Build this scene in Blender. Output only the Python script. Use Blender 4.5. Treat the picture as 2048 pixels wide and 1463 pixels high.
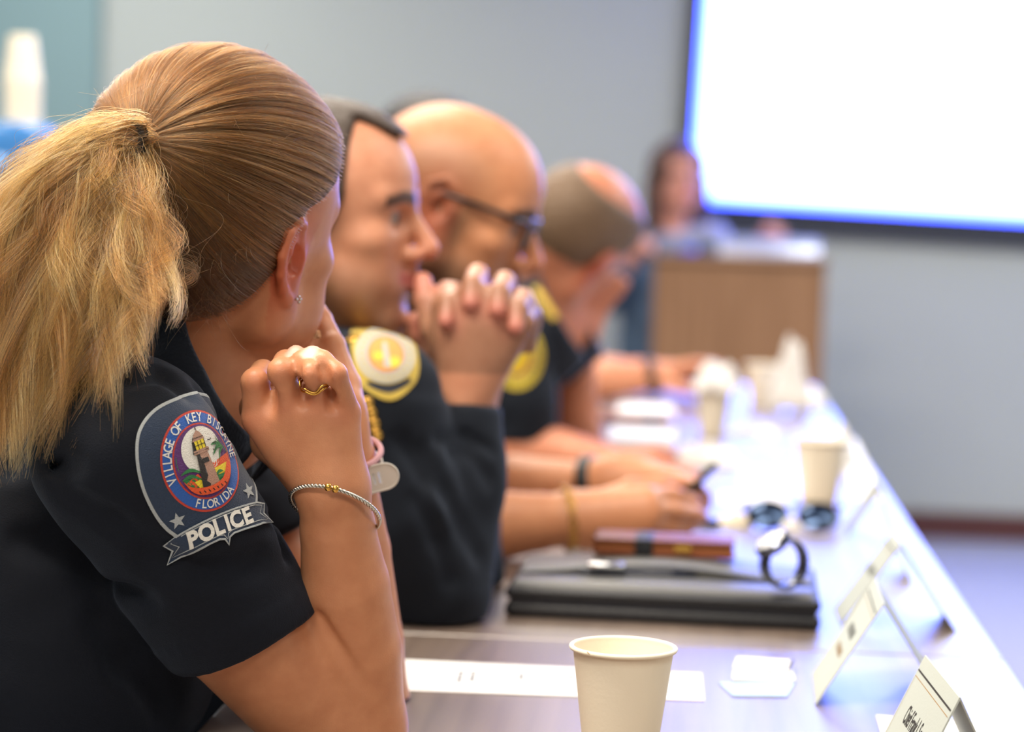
import bpy, math, random
import numpy as np
from mathutils import Vector, Matrix, Euler
from mathutils.bvhtree import BVHTree

for o in list(bpy.data.objects):
    bpy.data.objects.remove(o, do_unlink=True)
SC = bpy.context.scene
COL = SC.collection
rng = np.random.default_rng(7)
random.seed(7)

# ------------------------------------------------------------------ camera
# table top at 0.75 m, seated eye height 1.175 m; +Y runs along the table, +X across it
FPX = 4680.0                     # focal length in pixels of the 2048 px wide frame
CAM = Vector((0.0, 0.0, 1.175))
YAW, PITCH, ROLL = 0.0766, 0.0677, 0.030
RC = (Matrix.Rotation(YAW, 3, 'Z') @ Matrix.Rotation(math.pi / 2 - PITCH, 3, 'X') @ Matrix.Rotation(ROLL, 3, 'Z'))
cd = bpy.data.cameras.new('camera')
cam = bpy.data.objects.new('camera', cd)
COL.objects.link(cam)
cam.matrix_world = Matrix.Translation(CAM) @ RC.to_4x4()
cd.sensor_width = 36.0
cd.lens = FPX / 2048 * 36.0
cd.dof.use_dof = True
cd.dof.focus_distance = 1.72
cd.dof.aperture_fstop = 3.7
cd.clip_start = 0.05
SC.camera = cam

# ------------------------------------------------------------------ world, exposure
w = bpy.data.worlds.new('world')
SC.world = w
w.use_nodes = True
w.node_tree.nodes['Background'].inputs[0].default_value = (0.80, 0.90, 1.0, 1)
w.node_tree.nodes['Background'].inputs[1].default_value = 0.05
SC.view_settings.view_transform = 'Standard'
SC.view_settings.look = 'None'
SC.view_settings.gamma = 1
SC.view_settings.exposure = 0.74
SC.view_settings.use_curve_mapping = False
SC.cycles.max_bounces = 7
SC.cycles.diffuse_bounces = 3
SC.cycles.glossy_bounces = 3
SC.cycles.transmission_bounces = 4
SC.cycles.transparent_max_bounces = 6
SC.cycles.caustics_reflective = False
SC.cycles.caustics_refractive = False
SC.cycles.sample_clamp_indirect = 4.0
SC.cycles.use_denoising = True


# ------------------------------------------------------------------ ceiling lamps and one added wall fill (large area lights at ceiling height)
def ceiling_lamp_or_fill(x, y, power, col, sx=1.2, sy=0.6):
    ld = bpy.data.lights.new('ceiling_panel_or_fill', 'AREA')
    ld.shape = 'RECTANGLE'
    ld.size, ld.size_y = sx, sy
    ld.energy = power
    ld.color = col
    lo = bpy.data.objects.new('ceiling_panel_or_fill', ld)
    lo.location = (x, y, 2.66)
    COL.objects.link(lo)
    return lo


WARM = (1.0, 0.90, 0.76)
NEUT = (0.94, 0.98, 1.0)
for (x, y, p, c) in [(-0.75, 1.55, 40, WARM), (-1.0, -0.6, 30, WARM), (0.9, -0.9, 26, WARM), (-0.9, 3.6, 30, WARM),
                     (-0.8, 5.6, 34, WARM), (1.1, 2.6, 14, WARM), (1.2, 6.3, 26, NEUT), (-2.2, 7.5, 26, NEUT),
                     (-2.6, 2.8, 22, WARM), (2.5, 5.6, 46, NEUT)]:  # last entry: fill light added to brighten the lower right wall
    ceiling_lamp_or_fill(x, y, p, c)


# ------------------------------------------------------------------ helpers
def W(px, py, Y):
    """the point of the room that stands at depth Y along the table, seen at pixel px, py of the 2048x1463 frame"""
    d = RC @ Vector(((px - 1024) / FPX, -(py - 731.5) / FPX, -1.0))
    return CAM + d * (Y / d.y)


def WZ(px, py, z):
    d = RC @ Vector(((px - 1024) / FPX, -(py - 731.5) / FPX, -1.0))
    return CAM + d * ((z - CAM.z) / d.z)


def A(v):
    return np.array(v, dtype=np.float64)


def lin(c):
    return tuple((x / 12.92 if x <= 0.04045 else ((x + 0.055) / 1.055) ** 2.4) for x in [v / 255.0 for v in c])


def tag(o, label=None, cat=None, group=None, kind=None):
    if label: o['label'] = label
    if cat: o['category'] = cat
    if group: o['group'] = group
    if kind: o['kind'] = kind
    return o


def empty(name, loc=(0, 0, 0), rz=0.0):
    o = bpy.data.objects.new(name, None)
    o.empty_display_size = 0.05
    o.location = loc
    o.rotation_euler = (0, 0, rz)
    COL.objects.link(o)
    return o


def adopt(o, parent):
    """parent o (built in world coordinates) to parent, keeping it where it stands"""
    bpy.context.view_layer.update()
    o.parent = parent
    o.matrix_parent_inverse = parent.matrix_world.inverted()
    return o


def mesh_obj(name, verts, faces, mat=None, parent=None, smooth=True, cols=None, mats=None, midx=None):
    me = bpy.data.meshes.new(name)
    verts = np.asarray(verts, dtype=np.float32)
    if isinstance(faces, np.ndarray):
        nf, k = faces.shape
        me.vertices.add(len(verts)); me.vertices.foreach_set('co', verts.ravel())
        me.loops.add(nf * k); me.loops.foreach_set('vertex_index', faces.astype(np.int32).ravel())
        me.polygons.add(nf)
        me.polygons.foreach_set('loop_start', np.arange(nf, dtype=np.int32) * k)
        me.update(calc_edges=True)
    else:
        me.from_pydata([tuple(map(float, v)) for v in verts], [], [tuple(int(i) for i in f) for f in faces])
    me.polygons.foreach_set('use_smooth', [bool(smooth)] * len(me.polygons))
    for m in (mats or ([mat] if mat else [])):
        me.materials.append(m)
    if midx is not None:
        me.polygons.foreach_set('material_index', np.asarray(midx, dtype=np.int32))
    if cols is not None:
        at = me.color_attributes.new('Col', 'FLOAT_COLOR', 'POINT')
        c4 = np.ones((len(verts), 4), dtype=np.float32); c4[:, :3] = cols
        at.data.foreach_set('color', c4.ravel())
    me.update()
    o = bpy.data.objects.new(name, me)
    COL.objects.link(o)
    if parent is not None:
        adopt(o, parent)
    return o


class MB:
    """collects simple shapes in one mesh"""
    def __init__(s):
        s.v = []; s.f = []; s.m = []

    def add(s, verts, faces, mi=0):
        n = len(s.v)
        s.v += [tuple(v) for v in verts]
        s.f += [tuple(i + n for i in f) for f in faces]
        s.m += [mi] * len(faces)

    def box(s, lo, hi, mi=0, M=None, bev=0.0):
        lo, hi = Vector(lo), Vector(hi)
        if bev <= 0:
            vs = [Vector((x, y, z)) for z in (lo.z, hi.z) for y in (lo.y, hi.y) for x in (lo.x, hi.x)]
            fs = [(0, 2, 3, 1), (4, 5, 7, 6), (0, 1, 5, 4), (2, 6, 7, 3), (0, 4, 6, 2), (1, 3, 7, 5)]
        else:
            import bmesh
            bm = bmesh.new()
            bmesh.ops.create_cube(bm, size=1.0)
            for v in bm.verts:
                v.co = Vector([(lo[i] + hi[i]) / 2 + v.co[i] * (hi[i] - lo[i]) for i in range(3)])
            bmesh.ops.bevel(bm, geom=list(bm.edges), offset=bev, segments=3, affect='EDGES', profile=0.5)
            bm.verts.ensure_lookup_table()
            bm.verts.index_update()
            vs = [v.co.copy() for v in bm.verts]
            fs = [tuple(v.index for v in f.verts) for f in bm.faces]
            bm.free()
        if M is not None:
            vs = [M @ v for v in vs]
        s.add(vs, fs, mi)

    def tube(s, pts, r, n=10, mi=0, closed=False, caps=True):
        pts = [Vector(p) for p in pts]
        rs = r if isinstance(r, (list, tuple)) else [r] * len(pts)
        N = len(pts)
        base = len(s.v)
        prev = None
        for i, p in enumerate(pts):
            if closed:
                t = (pts[(i + 1) % N] - pts[i - 1]).normalized()
            else:
                t = (pts[min(i + 1, N - 1)] - pts[max(i - 1, 0)]).normalized()
            if prev is None:
                a = Vector((0, 0, 1)) if abs(t.z) < 0.9 else Vector((1, 0, 0))
                n1 = t.cross(a).normalized()
            else:
                n1 = (prev - t * prev.dot(t)).normalized()
            prev = n1
            n2 = t.cross(n1)
            for k in range(n):
                a = 2 * math.pi * k / n
                s.v.append(tuple(p + (n1 * math.cos(a) + n2 * math.sin(a)) * rs[i]))
        for i in range(N if closed else N - 1):
            for k in range(n):
                a = base + i * n + k; b = base + i * n + (k + 1) % n
                c = base + ((i + 1) % N) * n + (k + 1) % n; d = base + ((i + 1) % N) * n + k
                s.f.append((a, b, c, d)); s.m.append(mi)
        if caps and not closed:
            s.f.append(tuple(base + k for k in range(n))[::-1]); s.m.append(mi)
            s.f.append(tuple(base + (N - 1) * n + k for k in range(n))); s.m.append(mi)

    def lathe(s, prof, n=48, mi=0, M=None):
        base = len(s.v)
        for (r, z) in prof:
            for k in range(n):
                a = 2 * math.pi * k / n
                v = Vector((r * math.cos(a), r * math.sin(a), z))
                s.v.append(tuple(M @ v if M is not None else v))
        for i in range(len(prof) - 1):
            for k in range(n):
                s.f.append((base + i * n + k, base + i * n + (k + 1) % n, base + (i + 1) * n + (k + 1) % n, base + (i + 1) * n + k))
                s.m.append(mi)

    def build(s, name, mats, parent=None, smooth=False, auto=True):
        if not isinstance(mats, (list, tuple)): mats = [mats]
        o = mesh_obj(name, s.v, s.f, parent=parent, smooth=smooth, mats=mats, midx=s.m)
        return o


def autosmooth(o, ang=40):
    """smooth faces, keep the sharp edges"""
    me = o.data
    me.polygons.foreach_set('use_smooth', [True] * len(me.polygons))
    try:
        me.set_sharp_from_angle(angle=math.radians(ang))
    except Exception:
        pass
    return o


# ------------------------------------------------------------------ materials
def principled(name):
    m = bpy.data.materials.new(name)
    m.use_nodes = True
    nt = m.node_tree
    return m, nt, nt.nodes['Principled BSDF']


def mat(name, col, rough=0.5, metal=0.0, spec=0.5, noise=0.0, nscale=40.0, bump=0.0, bscale=200.0, emit=None, estr=0.0,
        sheen=0.0, coat=0.0, srgb=True, trans=0.0, alpha=1.0, aniso=None):
    m, nt, b = principled(name)
    c = lin(col) if srgb else col
    b.inputs['Base Color'].default_value = (*c, 1)
    b.inputs['Roughness'].default_value = rough
    b.inputs['Metallic'].default_value = metal
    b.inputs['Specular IOR Level'].default_value = spec
    b.inputs['Sheen Weight'].default_value = sheen
    b.inputs['Coat Weight'].default_value = coat
    b.inputs['Transmission Weight'].default_value = trans
    b.inputs['Alpha'].default_value = alpha
    tc = nt.nodes.new('ShaderNodeTexCoord')
    if noise > 0:
        n = nt.nodes.new('ShaderNodeTexNoise'); n.inputs['Scale'].default_value = nscale; n.inputs['Detail'].default_value = 4
        nt.links.new(tc.outputs['Object'], n.inputs['Vector'])
        mx = nt.nodes.new('ShaderNodeMix'); mx.data_type = 'RGBA'
        mx.inputs['A'].default_value = (*[x * (1 - noise) for x in c], 1)
        mx.inputs['B'].default_value = (*[min(1, x * (1 + noise)) for x in c], 1)
        nt.links.new(n.outputs['Fac'], mx.inputs['Factor'])
        nt.links.new(mx.outputs['Result'], b.inputs['Base Color'])
    if bump > 0:
        n2 = nt.nodes.new('ShaderNodeTexNoise'); n2.inputs['Scale'].default_value = bscale; n2.inputs['Detail'].default_value = 3
        nt.links.new(tc.outputs['Object'], n2.inputs['Vector'])
        bp = nt.nodes.new('ShaderNodeBump'); bp.inputs['Strength'].default_value = bump; bp.inputs['Distance'].default_value = 0.002
        nt.links.new(n2.outputs['Fac'], bp.inputs['Height'])
        nt.links.new(bp.outputs['Normal'], b.inputs['Normal'])
    if emit is not None:
        b.inputs['Emission Color'].default_value = (*emit, 1)
        b.inputs['Emission Strength'].default_value = estr
    return m


def skin_mat(name, rough=0.45, sss=0.10, bump=0.25):
    m, nt, b = principled(name)
    at = nt.nodes.new('ShaderNodeAttribute'); at.attribute_name = 'Col'
    tc = nt.nodes.new('ShaderNodeTexCoord')
    n = nt.nodes.new('ShaderNodeTexNoise'); n.inputs['Scale'].default_value = 60; n.inputs['Detail'].default_value = 5
    nt.links.new(tc.outputs['Object'], n.inputs['Vector'])
    hs = nt.nodes.new('ShaderNodeMix'); hs.data_type = 'RGBA'; hs.blend_type = 'MULTIPLY'
    hs.inputs['Factor'].default_value = 1.0
    cr = nt.nodes.new('ShaderNodeValToRGB')
    cr.color_ramp.elements[0].position = 0.3; cr.color_ramp.elements[0].color = (0.88, 0.82, 0.80, 1)
    cr.color_ramp.elements[1].position = 0.7; cr.color_ramp.elements[1].color = (1, 1, 1, 1)
    nt.links.new(n.outputs['Fac'], cr.inputs['Fac'])
    nt.links.new(at.outputs['Color'], hs.inputs['A'])
    nt.links.new(cr.outputs['Color'], hs.inputs['B'])
    nt.links.new(hs.outputs['Result'], b.inputs['Base Color'])
    b.inputs['Roughness'].default_value = rough
    b.inputs['Specular IOR Level'].default_value = 0.4
    b.inputs['Subsurface Weight'].default_value = sss
    b.inputs['Subsurface Radius'].default_value = (1.0, 0.35, 0.2)
    b.inputs['Subsurface Scale'].default_value = 0.008
    n2 = nt.nodes.new('ShaderNodeTexNoise'); n2.inputs['Scale'].default_value = 900; n2.inputs['Detail'].default_value = 2
    nt.links.new(tc.outputs['Object'], n2.inputs['Vector'])
    bp = nt.nodes.new('ShaderNodeBump'); bp.inputs['Strength'].default_value = bump; bp.inputs['Distance'].default_value = 0.0006
    nt.links.new(n2.outputs['Fac'], bp.inputs['Height'])
    nt.links.new(bp.outputs['Normal'], b.inputs['Normal'])
    return m


def cloth_mat(name, col, weave=900.0, rough=0.85, sheen=0.25, bump=0.35):
    m, nt, b = principled(name)
    c = lin(col)
    tc = nt.nodes.new('ShaderNodeTexCoord')
    n = nt.nodes.new('ShaderNodeTexNoise'); n.inputs['Scale'].default_value = 25; n.inputs['Detail'].default_value = 5
    nt.links.new(tc.outputs['Object'], n.inputs['Vector'])
    mx = nt.nodes.new('ShaderNodeMix'); mx.data_type = 'RGBA'
    mx.inputs['A'].default_value = (*[x * 0.8 for x in c], 1); mx.inputs['B'].default_value = (*[x * 1.25 for x in c], 1)
    nt.links.new(n.outputs['Fac'], mx.inputs['Factor'])
    nt.links.new(mx.outputs['Result'], b.inputs['Base Color'])
    b.inputs['Roughness'].default_value = rough
    b.inputs['Specular IOR Level'].default_value = 0.25
    b.inputs['Sheen Weight'].default_value = sheen
    b.inputs['Sheen Roughness'].default_value = 0.5
    b.inputs['Sheen Tint'].default_value = (0.55, 0.7, 1.0, 1)
    v = nt.nodes.new('ShaderNodeTexNoise'); v.inputs['Scale'].default_value = weave; v.inputs['Detail'].default_value = 1
    nt.links.new(tc.outputs['Object'], v.inputs['Vector'])
    bp = nt.nodes.new('ShaderNodeBump'); bp.inputs['Strength'].default_value = bump; bp.inputs['Distance'].default_value = 0.001
    nt.links.new(v.outputs['Fac'], bp.inputs['Height'])
    nt.links.new(bp.outputs['Normal'], b.inputs['Normal'])
    return m


def wood_mat(name, c1, c2, axis='Y', rough=0.25, spec=0.5, scale=1.0):
    m, nt, b = principled(name)
    tc = nt.nodes.new('ShaderNodeTexCoord')
    mp = nt.nodes.new('ShaderNodeMapping')
    sc = {'Y': (60, 2.2, 10), 'Z': (60, 60, 2.2), 'X': (2.2, 60, 60)}[axis]
    mp.inputs['Scale'].default_value = [v * scale for v in sc]
    nt.links.new(tc.outputs['Object'], mp.inputs['Vector'])
    n = nt.nodes.new('ShaderNodeTexNoise'); n.inputs['Scale'].default_value = 1.0; n.inputs['Detail'].default_value = 7
    n.inputs['Distortion'].default_value = 0.6
    nt.links.new(mp.outputs['Vector'], n.inputs['Vector'])
    cr = nt.nodes.new('ShaderNodeValToRGB')
    cr.color_ramp.elements[0].position = 0.32; cr.color_ramp.elements[0].color = (*lin(c1), 1)
    cr.color_ramp.elements[1].position = 0.68; cr.color_ramp.elements[1].color = (*lin(c2), 1)
    nt.links.new(n.outputs['Fac'], cr.inputs['Fac'])
    nt.links.new(cr.outputs['Color'], b.inputs['Base Color'])
    b.inputs['Roughness'].default_value = rough
    b.inputs['Specular IOR Level'].default_value = spec
    return m


# ================================================================== the setting
YB = 8.70                                   # back wall
XL, XR, YF, ZC = -4.2, 3.6, -3.0, 2.7
M_wall = mat('wall_paint_grey', (174, 177, 169), rough=0.75, bump=0.12, bscale=120, noise=0.02, nscale=3)
M_teal = mat('wall_paint_teal', (124, 148, 148), rough=0.7, bump=0.12, bscale=120, noise=0.02, nscale=3)
M_white = mat('ceiling_paint_white', (226, 226, 222), rough=0.9, bump=0.2, bscale=60)
M_base = mat('baseboard_vinyl_maroon', (84, 44, 38), rough=0.45, noise=0.15, nscale=20)
M_carpet = mat('carpet_grey', (150, 148, 150), rough=0.7, noise=0.25, nscale=220, bump=0.5, bscale=500, spec=0.3)


def slab(name, lo, hi, m, kind='structure'):
    b = MB(); b.box(lo, hi)
    o = b.build(name, m)
    o['kind'] = kind
    return o


slab('floor', (XL - .1, YF - .1, -0.1), (XR + .1, YB + .1, 0.0), M_carpet)
slab('ceiling', (XL - .1, YF - .1, ZC), (XR + .1, YB + .1, ZC + .1), M_white)
slab('wall_back', (XL - .1, YB, 0), (XR + .1, YB + .1, ZC), M_wall)
slab('wall_left', (XL - .1, YF, 0), (XL, YB, ZC), M_teal)
slab('wall_right', (XR, YF, 0), (XR + .1, YB, ZC), M_wall)
slab('wall_front', (XL - .1, YF - .1, 0), (XR + .1, YF, ZC), M_wall)
XT = W(196, 120, YB - .06).x
slab('wall_return', (XL, YB - .06, 0), (XT, YB, ZC), M_teal)          # the wall steps forward at the left
slab('baseboard_back', (XT, YB - .016, 0), (XR, YB, 0.10), M_base)
slab('baseboard_left', (XL, YB - .076, 0), (XT, YB - .06, 0.10), M_base)

# ------------------------------------------------------------------ projection screen
scr = empty('projection_screen', (0, YB, 0))
tag(scr, 'large glowing blue-white projection screen in a dark frame on the back wall', 'screen')
p0 = W(1379, 404, YB - .045); p1 = W(2048, 444, YB - .045)
ux = (p1 - p0); ux.y = 0; ux.normalize()
uz = Vector((-ux.z, 0, ux.x))
SWD, SHT = 2.45, 1.50
MS = Matrix(((ux.x, 0, uz.x, p0.x), (0, 1, 0, YB - .045), (ux.z, 0, uz.z, p0.z), (0, 0, 0, 1)))
M_black = mat('screen_frame_black', (30, 33, 42), rough=0.5, noise=0.1)
ms, nt, bs = principled('screen_light')
tc = nt.nodes.new('ShaderNodeTexCoord')
sx = nt.nodes.new('ShaderNodeSeparateXYZ'); nt.links.new(tc.outputs['Object'], sx.inputs[0])


def ramp_node(nt, src, stops):
    cr = nt.nodes.new('ShaderNodeValToRGB')
    el = cr.color_ramp.elements
    while len(el) < len(stops): el.new(0.5)
    for e, (p, c) in zip(el, stops):
        e.position = p; e.color = (*c, 1)
    nt.links.new(src, cr.inputs['Fac'])
    return cr


SCREEN_C = [(0.0, (0.01, 0.05, 1.0)), (0.007, (0.01, 0.05, 1.0)), (0.014, (0.118, 0.215, 1.0)), (0.12, (0.122, 0.215, 1.0)), (0.5, (0.15, 0.22, 1.0))]  # thin blue edge: lens colour fringe painted into the picture's border
mr = nt.nodes.new('ShaderNodeMath'); mr.operation = 'DIVIDE'; mr.inputs[1].default_value = SWD
nt.links.new(sx.outputs['X'], mr.inputs[0])
mz = nt.nodes.new('ShaderNodeMath'); mz.operation = 'DIVIDE'; mz.inputs[1].default_value = SWD
nt.links.new(sx.outputs['Z'], mz.inputs[0])
mn = nt.nodes.new('ShaderNodeMath'); mn.operation = 'MINIMUM'
nt.links.new(mr.outputs[0], mn.inputs[0]); nt.links.new(mz.outputs[0], mn.inputs[1])
cr = ramp_node(nt, mn.outputs[0], SCREEN_C)
nt.links.new(cr.outputs['Color'], bs.inputs['Emission Color'])
bs.inputs['Emission Strength'].default_value = 7.5
bs.inputs['Base Color'].default_value = (0.5, 0.5, 0.5, 1)
b = MB(); b.box((0, -.002, 0), (SWD, .002, SHT))
so = b.build('screen_surface', ms); so.matrix_world = MS; adopt(so, scr)
b = MB()
b.box((-.045, -.012, -.085), (SWD + .045, .012, 0)); b.box((-.045, -.012, SHT), (SWD + .045, .012, SHT + .05))
b.box((-.045, -.012, 0), (0, .012, SHT)); b.box((SWD, -.012, 0), (SWD + .045, .012, SHT))
b.box((-.04, .006, -.08), (SWD + .04, .040, SHT + .04))
fo = b.build('screen_frame', M_black); fo.matrix_world = MS; adopt(fo, scr)

# ------------------------------------------------------------------ tables (laminated tops set end to end)
M_table = wood_mat('laminate_taupe', (112, 95, 85), (134, 116, 104), 'Y', rough=0.40, spec=0.9)
M_table.node_tree.nodes['Principled BSDF'].inputs['IOR'].default_value = 1.6
M_table.node_tree.nodes['Principled BSDF'].inputs['Coat Weight'].default_value = 1.0
M_table.node_tree.nodes['Principled BSDF'].inputs['Coat IOR'].default_value = 1.7
M_table.node_tree.nodes['Principled BSDF'].inputs['Coat Roughness'].default_value = 0.36
M_edge = mat('edge_band', (150, 142, 138), rough=0.4)
M_steel = mat('leg_steel', (70, 72, 76), rough=0.35, metal=0.8)
TX0, TX1, TZ = -0.385, 0.315, 0.75


def table(y0, y1, label):
    t = empty('conference_table', ((TX0 + TX1) / 2, (y0 + y1) / 2, 0))
    tag(t, label, 'table', 'tables set end to end')
    b = MB(); b.box((TX0, y0 + .001, TZ - .028), (TX1, y1 - .001, TZ), bev=.004)
    top = b.build('tabletop', M_table, t)
    for x in (TX0 + .06, TX1 - .06):
        for y in (y0 + .06, y1 - .06):
            l = MB(); l.tube([(x, y, TZ - .03), (x, y, .012)], .02, 14); l.lathe([(0, 0), (.03, 0), (.03, .012), (0, .012)], 16, M=Matrix.Translation((x, y, 0)))
            autosmooth(l.build('leg', M_steel, t))
    return t


table(0.60, 2.29, 'nearest taupe laminate table top, under the pale cup in front')
table(2.29, 4.10, 'middle taupe laminate table, under the black zip folder and sunglasses')
table(4.10, 5.92, 'farthest taupe laminate table, ending in front of the brown lectern')


# ================================================================== implicit-surface modelling kit (for bodies, clothes, hair masses)
def smin(a, b, k):
    if k <= 0: return np.minimum(a, b)
    h = np.clip(0.5 + 0.5 * (b - a) / k, 0, 1)
    return b + (a - b) * h - k * h * (1 - h)


class SDF:
    def __init__(s, lo, hi, h):
        s.lo = np.array(lo, dtype=np.float64); s.h = h
        s.n = np.ceil((np.array(hi) - s.lo) / h).astype(int) + 1
        s.ax = [(s.lo[i] + h * np.arange(s.n[i])).astype(np.float32) for i in range(3)]
        s.D = np.full(tuple(s.n), 0.25, dtype=np.float32)

    def like(s):
        o = SDF.__new__(SDF); o.lo, o.h, o.n, o.ax = s.lo, s.h, s.n, s.ax
        o.D = np.full(tuple(s.n), 0.25, dtype=np.float32)
        return o

    def sub(s, lo, hi):
        a = np.clip(np.floor((np.array(lo) - s.lo) / s.h).astype(int), 0, s.n - 1)
        b = np.clip(np.ceil((np.array(hi) - s.lo) / s.h).astype(int) + 1, 1, s.n)
        if np.any(b <= a): return None, None
        sl = tuple(slice(a[i], b[i]) for i in range(3))
        X = s.ax[0][sl[0]][:, None, None]; Y = s.ax[1][sl[1]][None, :, None]; Z = s.ax[2][sl[2]][None, None, :]
        return sl, (X, Y, Z)

    # --- distances
    @staticmethod
    def d_cone(P, a, b, ra, rb, flat=None):
        X, Y, Z = P
        a = A(a); b = A(b); ba = b - a
        L2 = float(ba @ ba) + 1e-12
        px, py, pz = X - np.float32(a[0]), Y - np.float32(a[1]), Z - np.float32(a[2])
        t = np.clip((px * ba[0] + py * ba[1] + pz * ba[2]) / L2, 0, 1).astype(np.float32)
        qx, qy, qz = px - t * np.float32(ba[0]), py - t * np.float32(ba[1]), pz - t * np.float32(ba[2])
        f = 1.0
        if flat is not None:
            n, sc = A(flat[0]), flat[1]
            n = n / np.linalg.norm(n)
            c = (qx * n[0] + qy * n[1] + qz * n[2]) * (1.0 / sc - 1.0)
            qx, qy, qz = qx + c * n[0], qy + c * n[1], qz + c * n[2]
            f = min(1.0, sc)
        return ((np.sqrt(qx * qx + qy * qy + qz * qz) - (ra + t * (rb - ra))) * f).astype(np.float32)

    @staticmethod
    def d_ell(P, c, r, R=None):
        X, Y, Z = P
        px, py, pz = X - np.float32(c[0]), Y - np.float32(c[1]), Z - np.float32(c[2])
        if R is not None:      # rows of R = axes
            q = [px * np.float32(R[i][0]) + py * np.float32(R[i][1]) + pz * np.float32(R[i][2]) for i in range(3)]
        else:
            q = [px, py, pz]
        k0 = np.sqrt(sum((q[i] / np.float32(r[i])) ** 2 for i in range(3)))
        k1 = np.sqrt(sum((q[i] / np.float32(r[i] ** 2)) ** 2 for i in range(3)))
        return (k0 * (k0 - 1) / np.maximum(k1, 1e-6)).astype(np.float32)

    def _bb(s, pts, m):
        p = np.array([A(q) for q in pts])
        return p.min(0) - m, p.max(0) + m

    def cone(s, a, b, ra, rb=None, k=0.01, flat=None, cut=False):
        rb = ra if rb is None else rb
        lo, hi = s._bb([a, b], max(ra, rb) * (max(1, flat[1]) if flat else 1) + k + 4 * s.h)
        sl, P = s.sub(lo, hi)
        if sl is None: return s
        d = s.d_cone(P, a, b, ra, rb, flat)
        s.D[sl] = -smin(-s.D[sl], d, k) if cut else smin(s.D[sl], d, k)
        return s

    def chain(s, pts, rs, k=0.01, flat=None, ki=0.003):
        lo, hi = s._bb(pts, max(rs) * (max(1, flat[1]) if flat else 1) + k + 4 * s.h)
        sl, P = s.sub(lo, hi)
        if sl is None: return s
        d = None
        for i in range(len(pts) - 1):
            e = s.d_cone(P, pts[i], pts[i + 1], rs[i], rs[i + 1], flat)
            d = e if d is None else smin(d, e, ki)
        s.D[sl] = smin(s.D[sl], d, k)
        return s

    def ell(s, c, r, R=None, k=0.01, cut=False):
        m = max(r) + k + 4 * s.h
        sl, P = s.sub(A(c) - m, A(c) + m)
        if sl is None: return s
        d = s.d_ell(P, c, r, R)
        s.D[sl] = -smin(-s.D[sl], d, k) if cut else smin(s.D[sl], d, k)
        return s

    def grid(s):
        return s.ax[0][:, None, None], s.ax[1][None, :, None], s.ax[2][None, None, :]

    def hit(s, px, py, y0=1.4, y1=2.4):
        """first surface point met from the camera through a pixel"""
        a = A(W(px, py, y0)); b = A(W(px, py, y1))
        n = int(np.linalg.norm(b - a) / (s.h * .5))
        P = a + (b - a) * np.linspace(0, 1, n)[:, None]
        ix = np.round((P - s.lo) / s.h).astype(int)
        ok = ((ix >= 0) & (ix < s.n)).all(1)
        d = np.full(n, 1.0); d[ok] = s.D[ix[ok, 0], ix[ok, 1], ix[ok, 2]]
        w_ = np.argmax(d < 0)
        return P[w_] if d[w_] < 0 else None

    def crease(s, pxs, r, k, depth=0.0, sink=0.0):
        """a groove pressed along the surface"""
        pts = [s.hit(*p) for p in pxs]
        pts = [p for p in pts if p is not None]
        view = [(p - A(CAM)) / np.linalg.norm(p - A(CAM)) for p in pts]
        pts = [p + v * (sink - r) for p, v in zip(pts, view)]
        for a, b in zip(pts[:-1], pts[1:]):
            s.cone(a, b, r, r, k, cut=True)
        return s

    def clip(s, p, n, k=0.0):
        """remove what lies on the +n side of the plane through p"""
        X, Y, Z = s.grid(); n = A(n) / np.linalg.norm(A(n)); p = A(p)
        d = ((X - p[0]) * n[0] + (Y - p[1]) * n[1] + (Z - p[2]) * n[2]).astype(np.float32)
        s.D = -smin(-s.D, -d, k)
        return s

    def field(s, fn):
        X, Y, Z = s.grid()
        s.D = fn(s.D, X, Y, Z).astype(np.float32)
        return s

    # --- surface nets
    def mesh(s):
        D = s.D
        D = D.copy()
        big = np.float32(s.h)
        for i in range(3):          # close the border
            ix = [slice(None)] * 3
            ix[i] = 0; D[tuple(ix)] = np.maximum(D[tuple(ix)], big)
            ix[i] = -1; D[tuple(ix)] = np.maximum(D[tuple(ix)], big)
        neg = D < 0
        n = np.array(D.shape)
        cnt = np.zeros(n - 1, dtype=np.int8)
        for dx in (0, 1):
            for dy in (0, 1):
                for dz in (0, 1):
                    cnt += neg[dx:n[0] - 1 + dx, dy:n[1] - 1 + dy, dz:n[2] - 1 + dz]
        act = (cnt > 0) & (cnt < 8)
        ci = np.argwhere(act)
        idx = np.full(n - 1, -1, dtype=np.int32)
        idx[act] = np.arange(len(ci), dtype=np.int32)
        acc = np.zeros((len(ci), 3)); num = np.zeros(len(ci))
        corners = [(dx, dy, dz) for dx in (0, 1) for dy in (0, 1) for dz in (0, 1)]
        val = {c: D[ci[:, 0] + c[0], ci[:, 1] + c[1], ci[:, 2] + c[2]] for c in corners}
        for c in corners:
            for axn in range(3):
                if c[axn] == 0:
                    c2 = list(c); c2[axn] = 1; c2 = tuple(c2)
                    a, b = val[c], val[c2]
                    m = (a < 0) != (b < 0)
                    t = np.where(m, a / np.where(m, a - b, 1), 0)
                    p = np.array(c, dtype=float)[None, :].repeat(len(ci), 0)
                    p[:, axn] += t
                    acc += p * m[:, None]; num += m
        V = s.lo + (ci + acc / num[:, None]) * s.h
        F = []
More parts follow.
